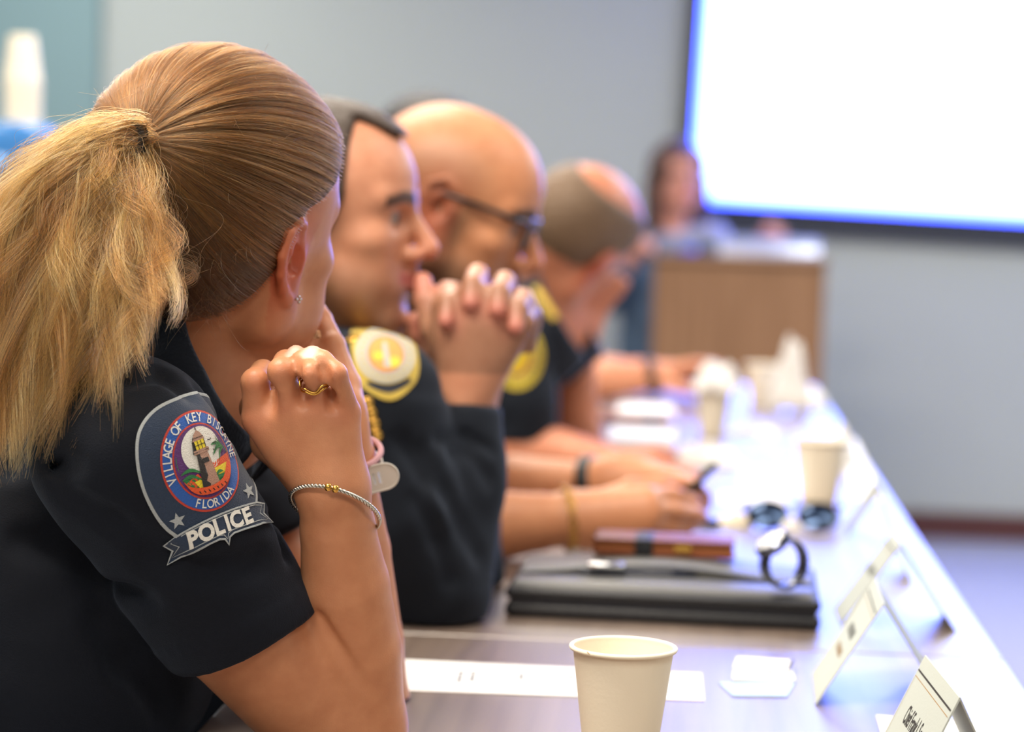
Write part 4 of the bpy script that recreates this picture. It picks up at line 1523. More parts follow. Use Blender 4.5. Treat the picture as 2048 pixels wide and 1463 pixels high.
def make_shirt(root, name, m, SR, SL, NB, torso, sleeves, neck, h=.005, r_sh=.066, arms=(), wrinkle=.002, lo=None, hi=None, creases=()):
    pts = [SR, SL, NB] + [t[0] for t in torso] + [p for s_ in sleeves for p in s_['pts']]
    lo_ = np.min(pts, 0) - .24 if lo is None else lo
    hi_ = np.max(pts, 0) + .14 if hi is None else hi
    lo_[2] = max(lo_[2], .50)
    S = SDF(lo_, hi_, h)
    for c, r in torso: S.ell(c, r, None, .05)
    S.cone(SR, SL, r_sh * .95, r_sh * .95, .03)
    S.cone(NB + A([-.012, 0, -.025]), SR, r_sh * .9, r_sh * .95, .03)
    S.cone(NB + A([-.012, 0, -.025]), SL, r_sh * .9, r_sh * .95, .03)
    for s_ in sleeves:
        T = S.like()
        T.chain(s_['pts'], s_['r'], .02, ki=.015)
        a, b = s_['pts'][-2], s_['pts'][-1]
        n = s_.get('n', b - a)
        T.clip(b - (b - a) / np.linalg.norm(b - a) * .01, n, .004)
        S.D = smin(S.D, T.D, s_.get('k', .02))

    for pts, r, k, sink in creases: S.crease(pts, r, k, sink=sink)

    def fn(D, X, Y, Z):
        D = D + wrinkle * np.sin(41 * X + 27 * Z + 3 * np.sin(23 * Y)) * np.sin(33 * Z - 15 * X + 14 * Y)
        D = D + wrinkle * .4 * np.sin(95 * X - 66 * Z + 10 * Y) * np.sin(74 * Y + 52 * Z)
        D = table_cut(D, X, Y, Z)
        nk = SDF.d_cone((X, Y, Z), neck[0], neck[1], neck[2], neck[2])
        return -smin(-D, nk, .004)
    S.field(fn)
    S.clip((0, 0, .52), (0, 0, -1))
    V, F = S.mesh(); V = relax(V, F, 2, .4)
    o = mesh_obj(name, V, F, m, root)
    bvh = BVHTree.FromPolygons([Vector(v) for v in V], [tuple(f) for f in F])
    return o, bvh, S


def make_collar(parent, m, cc, tilt, fx, ra, rb, drop=.032, open_deg=26, name='collar', stand=.0125):
    tilt = nrm(tilt); fx = nrm(A(fx) - tilt * (A(fx) @ tilt)); fy = np.cross(tilt, fx)
    prof = [(.0, -.018), (.0, .0), (.0015, stand * .8), (.004, stand), (.008, stand * .9), (.013, 0), (.018, -drop * .45), (.021, -drop * .9), (.0215, -drop), (.018, -drop * .95), (.010, -.010)]
    vs, fs = [], []; NA = 56; n = len(prof)
    for i in range(NA + 1):
        a = math.radians(open_deg) + (2 * math.pi - 2 * math.radians(open_deg)) * i / NA
        rad = fx * math.cos(a) * ra + fy * math.sin(a) * rb; rn = nrm(rad); fr = max(0, math.cos(a))
        for dr, dh in prof:
            vs.append(A(cc) + rad + rn * dr * (1 + .3 * fr) + tilt * (dh * ((1 + .5 * fr * fr) if dh < 0 else 1)) - tilt * .010 * fr)
    for i in range(NA):
        for j in range(n - 1): fs.append((i * n + j, i * n + j + 1, (i + 1) * n + j + 1, (i + 1) * n + j))
    o = mesh_obj(name, vs, fs, m, parent)
    md = o.modifiers.new('thick', 'SOLIDIFY'); md.thickness = .0018
    return o


M_collar = cloth_mat('dark_collar_fabric', (18, 23, 33), weave=300, bump=.5)
PEOPLE = 'people seated along the table'


def band(name, c, axis, side, ra, rb, half, m, parent, th=.003, n=40):
    """a flat strap round a wrist"""
    ax = nrm(axis); a = nrm(A(side) - ax * (A(side) @ ax)); b_ = np.cross(ax, a)
    vs, fs = [], []
    for i in range(n):
        t = 2 * math.pi * i / n; r = a * math.cos(t) * ra + b_ * math.sin(t) * rb
        for h_, o_ in ((-half, 0), (-half * .8, th), (half * .8, th), (half, 0)): vs.append(A(c) + r + nrm(r) * o_ + ax * h_)
    for i in range(n):
        j = (i + 1) % n
        for k in range(4): fs.append((4 * i + k, 4 * i + (k + 1) % 4, 4 * j + (k + 1) % 4, 4 * j + k))
    return mesh_obj(name, vs, fs, m, parent)


def round_patch(name, parent, bvh, c, view, w_, h_, rot, kind):
    P = Patch()
    u = .001
    S = lambda pts: [(x * u, y * u) for x, y in pts]
    if kind == 'silver':
        mats = [thread('thread_gold', (204, 176, 72)), thread('thread_pale', (186, 188, 184)), thread('thread_orange2', (224, 160, 84)), thread('thread_navy2', (24, 32, 48)), thread('thread_yellow2', (222, 208, 70)), thread('thread_rose', (196, 120, 96))]
        P.poly(S(spline([(0, 58), (14, 52), (34, 44), (40, 18), (40, -16), (30, -40), (0, -58), (-30, -40), (-40, -16), (-40, 18), (-34, 44), (-14, 52)], 5, True)), 0, 0)
        P.poly(S(spline([(0, -36), (26, -30), (24, -38), (0, -48), (-24, -38), (-26, -30)], 4, True)), 3, 1)
        P.poly(S(ell_pts(0, 4, 37, 39)), 1, 2); P.line(S(ell_pts(0, 4, 37, 39)), .0016, 0, 3, True)
        P.poly(S(ell_pts(0, 4, 22, 24)), 2, 3); P.line(S(ell_pts(0, 4, 22, 24)), .0014, 5, 4, True)
        P.poly(S([(-4, -14), (4, -14), (3, 16), (0, 22), (-3, 16)]), 1, 5); P.poly(S(ell_pts(8, -8, 9, 7)), 4, 4.5); P.poly(S(ell_pts(-9, 2, 7, 6)), 4, 4.5)
        for k in range(26):
            a = 2 * math.pi * k / 26; P.poly(S(ell_pts(29.5 * math.cos(a), 4 + 31.5 * math.sin(a), 1.9, 3.2, 8, a)), 0, 3.5, .02)
    else:
        mats = [thread('thread_gold_yellow', (216, 190, 44)), thread('thread_navy3', (40, 52, 66)), thread('thread_yellow3', (232, 208, 40)), thread('thread_amber', (226, 170, 52)), thread('thread_grey', (120, 130, 130))]
        P.poly(S(ell_pts(0, 0, 40, 50)), 0, 0)
        P.poly(S(ell_pts(0, 0, 27, 35)), 1, 1); P.line(S(ell_pts(0, 0, 24, 32)), .0016, 4, 2, True)
        P.poly(S(ell_pts(0, 0, 22, 30)), 3, 2); P.poly(S(ell_pts(4, 8, 13, 15)), 2, 3); P.poly(S(ell_pts(-4, -12, 12, 9)), 2, 3)
        for k in range(22):
            a = 2 * math.pi * k / 22; P.poly(S(ell_pts(33.5 * math.cos(a), 42.5 * math.sin(a), 1.6, 2.8, 8, a)), 1, 1.5, .02)
    v = nrm(view); right = nrm(np.cross(v, [0, 0, 1])); up = np.cross(right, v)
    ax = right * math.cos(rot) + up * math.sin(rot); ay = up * math.cos(rot) - right * math.sin(rot)
    return P.lay(name, c, ax * w_, ay * h_, Vector(v), bvh, mats, parent, dz=.0003)


# ------------------------------------------------------------------ man with clasped hands
def build_thinker():
    root = empty('person', (-.58, 2.53, 0))
    tag(root, 'dark-haired man in long navy sleeves with hands clasped before his mouth', 'person', PEOPLE)
    SK = (200, 142, 112)
    H = Head(W(650, 432, 2.46), (1, -.07, -.02), (.02, .02, 1), 1.02)
    S = SDF((-.55, 2.20, .735), (-.15, 2.84, 1.32), .0031)
    H.build(S)
    NB = A(W(640, 745, 2.50))
    S.cone(H.P(-.025, 0, -.05), NB, .058, .064, .025)
    S.cone(H.P(.02, 0, -.09), NB + A([.035, 0, 0]), .03, .04, .03)
    SR, SL = A(W(748, 800, 2.335)), A(W(700, 770, 2.66))
    S.cone(SR, SL, .05, .05, .03); S.ell(NB + A([-.05, 0, -.12]), (.09, .15, .12), None, .03)
    Rw, Lw = A(W(926, 800, 2.395)), A(W(935, 800, 2.475))
    ER, EL = A(W(872, 1170, 2.37)), A(W(905, 1140, 2.60))
    S.chain([SR, ER, Rw], [.045, .036, .028], .02); S.chain([SL, EL, Lw], [.045, .036, .028], .02)
    # right hand, back towards us, fingers going over the other hand
    R = dict(i=(886, 612, 2.388), m=(944, 588, 2.380), r=(1000, 600, 2.380), p=(1046, 645, 2.388))
    for k_, p in R.items():
        S.cone(Rw, A(W(*p)), .023, .0125, .016)
        for dy, Y0 in (((0, 0), 0),):
            finger(S, [A(W(*p)), A(W(p[0] + 8, p[1] - 30, p[2] + .032)), A(W(p[0] + 12, p[1] + 4, p[2] + .070)), A(W(p[0] + 12, p[1] + 45, p[2] + .088))], [.0118, .0108, .0098, .0088], .003)
    S.ell((Rw * .4 + A(W(944, 588, 2.38)) * .35 + A(W(1000, 600, 2.38)) * .25), (.034, .016, .048), None, .02)
    # left hand behind, its finger ends lying over the back of the right
    L = [(893, 640), (941, 604), (996, 618), (1032, 652)]
    for j, (x, y) in enumerate(L):
        p = A(W(x + 24, y - 20, 2.452)); S.cone(Lw, p, .023, .0125, .016)
        finger(S, [p, A(W(x + 14, y - 56, 2.415)), A(W(x + 3, y - 34, 2.378)), A(W(x, y + 2, 2.366))], [.0118, .0108, .0100, .0092], .002)
    # thumbs against the lips
    finger(S, [A(W(905, 730, 2.40)), A(W(868, 655, 2.405)), A(W(852, 600, 2.415)), A(W(846, 562, 2.425))], [.017, .0135, .012, .0098], .006)
    finger(S, [A(W(900, 740, 2.455)), A(W(858, 700, 2.45)), A(W(838, 668, 2.445)), A(W(832, 640, 2.44))], [.017, .0135, .0115, .0098], .006)
    S.clip((0, 0, .7512), (0, 0, -1))
    V, F = S.mesh(); V = relax(V, F, 1, .4); C = base_cols(V, SK)
    H.face_colors(V, C, stubble=(120, 92, 74), beard_w=.55, brow=(58, 42, 34), lip=(176, 92, 88))
    for x, y in L: blendc(C, gauss(V, A(W(x, y + 6, 2.36)), .013) * .65, (214, 128, 118))
    for x, y in L: blendc(C, gauss(V, A(W(x + 8, y - 50, 2.40)), .013) * .35, (230, 176, 150))
    blendc(C, gauss(V, A(W(848, 570, 2.42)), .022) * .5, (218, 130, 118)); blendc(C, gauss(V, A(W(833, 650, 2.43)), .018) * .5, (218, 130, 118))
    mesh_obj('body', V, F, M_skin, root, cols=C)
    hn = lambda f, r, u: np.minimum(np.maximum(f - .036 + .35 * np.maximum(0, .02 - u) + 0 * r, np.interp(f.ravel(), [-.12, -.05, -.02, .0, .03], [-.075, -.06, -.012, -.02, -.020]).reshape(f.shape) - u),
                                    .097 - .20 * np.maximum(0, f - .02) + .55 * np.maximum(0, r - .024) - u)
    short_hair(H, root, (58, 44, 34), hn, .009)
    jk, bvh, _ = make_shirt(root, 'jacket', M_navy2, SR, SL, NB,
                            [(A([-.46, 2.50, .93]), (.135, .18, .16)), (A([-.53, 2.50, .74]), (.15, .18, .18)), (A([-.44, 2.49, .99]), (.10, .14, .08))],
                            [dict(pts=[SR, A(W(800, 1010, 2.345)), ER, A(W(918, 960, 2.385)), A(W(930, 792, 2.395))], r=[.070, .068, .056, .047, .036], k=.012),
                             dict(pts=[SL, A(W(810, 980, 2.645)), EL, A(W(925, 950, 2.53)), A(W(938, 800, 2.478))], r=[.066, .062, .054, .044, .036], k=.012)],
                            (NB, A(H.P(-.01, 0, -.06)), .062), h=.0042, wrinkle=.0022,
                            creases=[([(905, 905), (940, 900), (985, 960)], .006, .012, .003), ([(845, 905), (900, 985), (960, 1110)], .007, .014, .004), ([(880, 880), (930, 870), (984, 900)], .005, .010, .003),
                                     ([(800, 880), (850, 960)], .005, .012, .003), ([(840, 1000), (880, 1080), (900, 1160)], .006, .012, .003)])
    make_collar(jk, M_collar, NB + A([.012, 0, .028]), (.40, -.05, .92), (.92, 0, -.40), .068, .074)
    v = W(770, 715, 2.3) - CAM
    round_patch('shoulder_patch', jk, bvh, W(770, 716, 2.30), (v.x - .15, v.y, v.z - .1), .80, .74, math.radians(6), 'silver')
    for (x, y) in ((735, 806), (741, 826), (747, 848), (752, 870)):
        p = W(x, y, 2.25); h_, n_, _, _ = bvh.ray_cast(CAM, (p - CAM).normalized(), 5)
        b = MB(); b.lathe([(0, -.002), (.006, -.001), (.0068, .001), (.005, .003), (0, .0038)], 18, M=Matrix.Translation(h_) @ n_.to_track_quat('Z', 'Y').to_matrix().to_4x4())
        b.build('gold_button', M_gold, jk, smooth=True)
    h_, n_, _, _ = bvh.ray_cast(CAM, (W(706, 678, 2.3) - CAM).normalized(), 5)
    b = MB(); b.lathe([(0, -.002), (.008, -.001), (.009, .001), (.006, .003), (0, .004)], 18, M=Matrix.Translation(h_) @ n_.to_track_quat('Z', 'Y').to_matrix().to_4x4())
    b.build('collar_pin', M_gold, jk, smooth=True)
    lower_body('p', root, (-.64, 2.50, .55), [(-.18, 2.47, .53), (-.18, 2.64, .53)], [(-.14, 2.47, 0), (-.16, 2.64, 0)])


build_thinker()


# ------------------------------------------------------------------ bald man with glasses, looking down at his phone
def build_bald():
    root = empty('person', (-.60, 2.93, 0))
    tag(root, 'bald man with dark glasses and stubble looking down at his phone', 'person', PEOPLE)
    SK = (212, 148, 108)
    H = Head(W(905, 412, 2.87), (.945, -.03, -.32), (.32, 0, .945), 1.07)
    S = SDF((-.56, 2.58, .735), (.06, 3.26, 1.36), .0036)
    H.build(S, jaw=1.06)
    NB = A(W(868, 720, 2.98))
    S.cone(H.P(-.03, 0, -.05), NB, .064, .068, .03); S.cone(H.P(.02, 0, -.09), NB + A([.04, 0, 0]), .036, .045, .03)
    SR, SL = A(W(850, 800, 2.83)), A(W(880, 780, 3.17))
    S.cone(SR, SL, .05, .05, .03); S.ell(NB + A([-.05, 0, -.12]), (.09, .15, .12), None, .03)
    ER, Rw = A(W(880, 1062, 2.79)), A(W(1150, 1037, 2.81))
    S.chain([SR, ER], [.050, .045], .02); S.chain([ER, A(W(990, 1050, 2.785)), A(W(1080, 1043, 2.80)), Rw], [.043, .043, .035, .030], .015)
    EL, Lw = A(W(930, 980, 3.10)), A(W(1195, 968, 3.06))
    S.chain([SL, EL], [.050, .044], .02); S.chain([EL, A(W(1030, 972, 3.09)), Lw], [.042, .042, .028], .015)
    # right hand
    R = [(1292, 992, 2.80), (1300, 1017, 2.79), (1294, 1045, 2.79), (1272, 1072, 2.80)]
    tips = [[(1345, 990, 2.835), (1382, 1002, 2.87), (1398, 1010, 2.90)], [(1352, 1022, 2.825), (1388, 1028, 2.86), (1404, 1034, 2.89)], [(1340, 1052, 2.825), (1372, 1052, 2.86), (1390, 1046, 2.885)], [(1314, 1082, 2.825), (1345, 1080, 2.855), (1362, 1072, 2.88)]]
    for p, t in zip(R, tips):
        S.cone(Rw, A(W(*p)), .024, .0128, .02)
        finger(S, [A(W(*p))] + px_pts(t), [.0122, .0110, .0100, .0088], .003)
    S.ell(A(W(1225, 1045, 2.805)), (.048, .018, .036), None, .02)
    finger(S, [A(W(1190, 1010, 2.83)), A(W(1262, 982, 2.855)), A(W(1325, 972, 2.875)), A(W(1368, 968, 2.89))], [.018, .015, .0125, .0098], .01)
    # left hand beyond the phone
    Lp = [(1300, 945, 3.03), (1312, 960, 3.02), (1310, 975, 3.02), (1296, 990, 3.03)]
    for j, p in enumerate(Lp):
        S.cone(Lw, A(W(*p)), .023, .0125, .02)
        finger(S, [A(W(*p)), A(W(p[0] + 48, p[1] + 8, 3.0)), A(W(p[0] + 84, p[1] + 22, 2.965)), A(W(p[0] + 98, p[1] + 34, 2.94))], [.012, .011, .010, .0088], .003)
    S.ell(A(W(1245, 965, 3.04)), (.045, .018, .036), None, .02)
    S.clip((0, 0, .7512), (0, 0, -1))
    V, F = S.mesh(); V = relax(V, F, 1, .4); C = base_cols(V, SK)
    H.face_colors(V, C, stubble=(92, 70, 54), beard_w=.8, brow=(56, 42, 34))
    Lc = H.local(V); f, r, u = Lc.T
    shade = 1 / (1 + np.exp((u - .062 - .25 * (f + .02)) / .010)) * 1 / (1 + np.exp((f - .040) / .008)) * 1 / (1 + np.exp(-(u + .03 + .3 * f) / .008)) * (np.abs(r) > .02) * (np.linalg.norm(Lc, axis=1) < .15)
    blendc(C, np.clip(shade, 0, 1) * .50, (112, 86, 64))           # shaved sides
    blendc(C, (gauss(V, A(W(1400, 1025, 2.88)), .03)) * .35, (214, 128, 104))
    body = mesh_obj('body', V, F, M_skin, root, cols=C)
    sh, bvh, _ = make_shirt(root, 'polo_shirt', M_navy2, SR, SL, NB, [(A([-.47, 3.0, .92]), (.14, .18, .17)), (A([-.56, 3.0, .74]), (.16, .19, .19))],
                            [dict(pts=[SR, SR + (ER - SR) * .75], r=[.070, .062]), dict(pts=[SL, SL + (EL - SL) * .75], r=[.070, .062])], (NB, A(H.P(-.01, 0, -.06)), .066))
    make_collar(sh, M_collar, NB + A([.012, 0, .03]), (.45, -.05, .9), (.9, 0, -.45), .072, .078)
    # glasses
    M_fr = mat('glasses_black', (20, 22, 26), rough=.25)
    b = MB()
    for sg in (-1, 1):
        b.tube([H.P(-.034, sg * .077, -.004), H.P(-.018, sg * .078, .012), H.P(.030, sg * .0785, .014), H.P(.074, sg * .072, .013), H.P(.0925, sg * .060, .012)], [.002, .0026, .0030, .0034, .0036], 8)
        ring = [H.P(.0965 - .10 * max(0, abs(dx) * 1) * .2, sg * .0335 + dx, .0 + dz) for dx, dz in [(.025 * np.sign(math.cos(t)) * abs(math.cos(t)) ** .6, .0185 * np.sign(math.sin(t)) * abs(math.sin(t)) ** .6) for t in np.linspace(0, 2 * math.pi, 28, endpoint=False)]]
        b.tube(ring, .0022, 8, closed=True)
    b.tube([H.P(.098, -.009, .006), H.P(.102, 0, .009), H.P(.098, .009, .006)], .0022, 8)
    g = b.build('glasses', M_fr, root, smooth=True)
    M_lens, nt, bs_ = principled('lens_glass')
    bs_.inputs['Base Color'].default_value = (.8, .85, .9, 1); bs_.inputs['Roughness'].default_value = .03; bs_.inputs['Alpha'].default_value = .22; bs_.inputs['Specular IOR Level'].default_value = .8
    for sg in (-1, 1):
        pts = [H.P(.0955, sg * .0335 + .0235 * np.sign(math.cos(t)) * abs(math.cos(t)) ** .6, .0172 * np.sign(math.sin(t)) * abs(math.sin(t)) ** .6) for t in np.linspace(0, 2 * math.pi, 28, endpoint=False)]
        q = [p + H.f * .0012 for p in pts]
        mesh_obj('lens', pts + q, [tuple(range(28))[::-1], tuple(range(28, 56))] + [(i, (i + 1) % 28, 28 + (i + 1) % 28, 28 + i) for i in range(28)], M_lens, g)
    # gold chain bracelet on the near wrist, black watch on the far one
    c = A(W(1135, 1038, 2.808)); ax = nrm(Rw - A(W(1080, 1043, 2.80))); a = nrm(np.cross(ax, [0, 1, 0])); b_ = np.cross(ax, a)
    b = MB(); base = ring_pts(c, a, b_, .0385, .0385, 24)
    for i, p in enumerate(base):
        t = nrm(base[(i + 1) % 24] - base[i - 1]); n1 = nrm(p - c); n2 = np.cross(t, n1)
        e1, e2 = (n2, n1) if i % 2 == 0 else (n1 * .7 + n2 * .7, n1)
        b.tube([p + t * .0062 * math.cos(k) + e1 * .0042 * math.sin(k) for k in np.linspace(0, 6.283, 12, endpoint=False)], .0013, 6, closed=True)
    b.build('gold_chain_bracelet', M_gold, root, smooth=True)
    c = A(W(1178, 970, 3.062)); ax = nrm(Lw - EL)
    wb = band('wristwatch', c, ax, (0, -1, 0), .0365, .0365, .010, mat('watch_black', (16, 16, 18), rough=.4), root)
    lower_body('p', root, (-.66, 3.02, .55), [(-.20, 2.93, .53), (-.20, 3.12, .53)], [(-.16, 2.93, 0), (-.18, 3.12, 0)])
    return root, H


BALD, BH = build_bald()


# ------------------------------------------------------------------ man bowing his head onto his hand
def build_bowed():
    root = empty('person', (-.56, 3.95, 0))
    tag(root, 'man with cropped greying hair bowing his head onto his wrist-watched hand', 'person', PEOPLE)
    SK = (210, 140, 108)
    H = Head(W(1148, 466, 3.92), (.45, .85, -.25), (.652, -.129, .735), 1.08)
    S = SDF((-.52, 3.58, .735), (.02, 4.24, 1.32), .004)
    H.build(S)
    NB = A(W(1068, 690, 3.97))
    S.cone(H.P(-.03, 0, -.045), NB, .062, .066, .03); S.cone(H.P(.01, 0, -.09), NB + A([.05, .02, 0]), .036, .045, .03)
    SR, SL = A(W(1018, 690, 3.80)), A(W(1050, 690, 4.18))
    S.cone(SR + A([0, 0, -.03]), SL + A([0, 0, -.03]), .03, .03, .02); S.ell(NB + A([-.09, 0, -.17]), (.08, .13, .10), None, .03)
    ER, Rw = A(W(1035, 903, 3.78)), A(W(1262, 940, 3.70))
    S.chain([SR, ER], [.052, .046], .02); S.chain([ER, A(W(1110, 908, 3.76)), Rw], [.044, .043, .029], .015)
    EL, Lw = A(W(1158, 890, 4.04)), A(W(1150, 700, 4.00))
    S.chain([SL, EL], [.05, .042], .02); S.chain([EL, A(W(1152, 800, 4.03)), Lw], [.040, .039, .032], .015)
    for j, (x, y) in enumerate([(1330, 940), (1336, 948), (1330, 957), (1318, 963)]):
        p = A(W(x, y, 3.66)); S.cone(Rw, p, .022, .0125, .02); finger(S, [p, A(W(x + 38, y + 4, 3.64)), A(W(x + 62, y + 12, 3.62)), A(W(x + 76, y + 20, 3.61))], [.012, .011, .010, .009], .003)
    finger(S, [A(W(1280, 915, 3.70)), A(W(1315, 908, 3.71)), A(W(1345, 912, 3.71))], [.016, .013, .010], .008)
    for j, (x, y, Y) in enumerate([(1140, 640, 3.97), (1160, 634, 3.985), (1178, 638, 4.0), (1192, 650, 4.015)]):
        p = A(W(x, y, Y)); S.cone(Lw, p, .024, .0128, .02); finger(S, [p, A(W(x + 18, y - 40, Y + .01)), A(W(x + 42, y - 66, Y + .02)), A(W(x + 58, y - 84, Y + .03))], [.012, .011, .010, .009], .003)
    finger(S, [A(W(1135, 680, 3.98)), A(W(1112, 650, 3.97)), A(W(1105, 615, 3.965))], [.016, .013, .010], .008)
    S.clip((0, 0, .7512), (0, 0, -1))
    V, F = S.mesh(); V = relax(V, F, 1, .4); C = base_cols(V, SK); H.face_colors(V, C, brow=(120, 100, 84))
    blendc(C, gauss(V, A(W(1165, 640, 3.96)), .08) * .3, (206, 116, 90))
    mesh_obj('body', V, F, M_skin, root, cols=C)
    hn = lambda f, r, u: np.maximum(np.interp(f.ravel(), [-.12, -.06, -.03, .0, .03, .05, .09], [-.075, -.062, -.03, .02, .03, .05, .09]).reshape(f.shape) - u, .012 * np.ones_like(f) * 0 + (u - .088 - .10 * np.maximum(0, r - .03)) * 1.0)
    short_hair(H, root, (112, 88, 66), hn, .0045)
    sh, bvh, _ = make_shirt(root, 'polo_shirt', M_navy2, SR, SL, NB, [(A([-.46, 3.97, .92]), (.14, .20, .16)), (A([-.55, 3.97, .74]), (.16, .20, .19))],
                            [dict(pts=[SR, A(W(1040, 800, 3.785)), A(W(1047, 892, 3.78))], r=[.066, .060, .056], n=(.05, 0, -1)), dict(pts=[SL, SL + (EL - SL) * .75], r=[.066, .060])], (NB, A(H.P(-.01, 0, -.06)), .064))
    co = make_collar(sh, M_collar, A(W(1132, 636, 3.885)), (.80, -.12, .58), (.56, -.08, -.82), .078, .100, drop=.046)
    v = W(1035, 715, 3.75) - CAM
    round_patch('shoulder_patch', sh, bvh, W(1036, 712, 3.72), (v.x - .1, v.y, v.z - .1), 1.02, 1.05, math.radians(-4), 'yellow')
    # gold lettering strip on the collar
    bc = BVHTree.FromObject(co, bpy.context.evaluated_depsgraph_get())
    P = Patch(); P.line([(-.030, 0), (-.015, 0), (0, 0), (.015, 0), (.030, 0)], .011, 0, 0)
    d = nrm(W(1098, 636, 3.85) - W(1052, 566, 3.85)); vv = nrm(W(1088, 606, 3.85) - CAM)
    P.lay('collar_embroidery', W(1090, 606, 3.80), d, np.cross(vv, d) * -1, Vector(vv), bc, [M_goldthread], co, base=.002)
    band('wristwatch', A(W(1149, 703, 4.0)), Lw - EL, (0, -1, 0), .046, .046, .011, mat('watch_black', (16, 16, 18), rough=.4), root)
    lower_body('p', root, (-.64, 3.88, .55), [(-.20, 3.68, .53), (-.20, 3.84, .53)], [(-.16, 3.68, 0), (-.18, 3.84, 0)])


build_bowed()


# ------------------------------------------------------------------ man at the far end, mostly hidden
def build_far():
    root = empty('person', (-.62, 5.18, 0))
    tag(root, 'farthest seated man, mostly hidden, reaching one bare forearm across the table', 'person', PEOPLE)
    H = Head(W(858, 305, 5.15), (1, -.05, -.05), (.05, 0, 1), 1.05)
    S = SDF((-.76, 4.86, .735), (.16, 5.5, 1.46), .0055)
    H.build(S)
    NB = A([-.58, 5.2, 1.10])
    S.cone(H.P(-.03, 0, -.05), NB, .06, .066, .03)
    SR, SL = A([-.50, 5.02, 1.05]), A([-.54, 5.40, 1.05])
    S.cone(SR, SL, .03, .03, .02); S.ell(NB + A([-.05, 0, -.20]), (.08, .13, .12), None, .03)
    ER, Rw = A(W(1150, 785, 5.20)), A(W(1312, 752, 5.22))
    S.chain([SR, ER], [.05, .045], .02); S.chain([ER, A(W(1215, 758, 5.2)), Rw], [.044, .043, .030], .015)
    EL, Lw = A([-.33, 5.46, .81]), A([-.12, 5.40, .80])
    S.chain([SL, EL], [.05, .045], .02); S.chain([EL, Lw], [.042, .03], .015)
    for j, (x, y, Y) in enumerate([(1392, 728, 5.18), (1400, 735, 5.21), (1398, 744, 5.24), (1388, 756, 5.27)]):
        p = A(W(x, y, Y)); S.cone(Rw, p, .024, .0128, .02); finger(S, [p, A(W(x + 36, y + 2, Y)), A(W(x + 55, y + 24, Y)), A(W(x + 58, y + 46, Y))], [.0125, .0115, .0105, .009], .003)
        q = Lw + A([.09, -.03 + .02 * j, 0]); S.cone(Lw, q, .022, .0125, .02); finger(S, [q, q + A([.04, 0, .005]), q + A([.07, 0, -.012]), q + A([.085, 0, -.028])], [.012, .011, .010, .009], .003)
    finger(S, [A(W(1330, 762, 5.17)), A(W(1365, 775, 5.14)), A(W(1395, 785, 5.13))], [.016, .013, .010], .008)
    S.clip((0, 0, .7512), (0, 0, -1))
    V, F = S.mesh(); V = relax(V, F, 1, .4); C = base_cols(V, (216, 148, 112)); H.face_colors(V, C)
    mesh_obj('body', V, F, M_skin, root, cols=C)
    hn = lambda f, r, u: np.interp(f.ravel(), [-.12, -.06, -.03, .0, .02, .05, .09, .12], [-.075, -.06, -.01, .0, .0, .055, .075, .12]).reshape(f.shape) - u
    short_hair(H, root, (44, 36, 34), hn, .010, h=.006)
    sh, bvh, _ = make_shirt(root, 'polo_shirt', M_navy2, SR, SL, NB, [(A([-.57, 5.2, .92]), (.14, .20, .16)), (A([-.62, 5.2, .74]), (.16, .20, .19))],
                            [dict(pts=[SR, SR + (ER - SR) * .62], r=[.07, .062]), dict(pts=[SL, SL + (EL - SL) * .7], r=[.07, .062])], (NB, A(H.P(-.01, 0, -.06)), .064), h=.007)
    make_collar(sh, M_collar, NB + A([.012, 0, .0]), (.30, -.05, .95), (.95, 0, -.3), .074, .078)
    band('wristwatch', A(W(1303, 753, 5.22)), Rw - ER, (0, -1, 0), .039, .039, .011, mat('watch_dark', (40, 28, 26), rough=.4), root)
    lower_body('p', root, (-.70, 5.2, .55), [(-.24, 5.08, .54), (-.24, 5.30, .54)], [(-.20, 5.08, 0), (-.22, 5.30, 0)])


build_far()


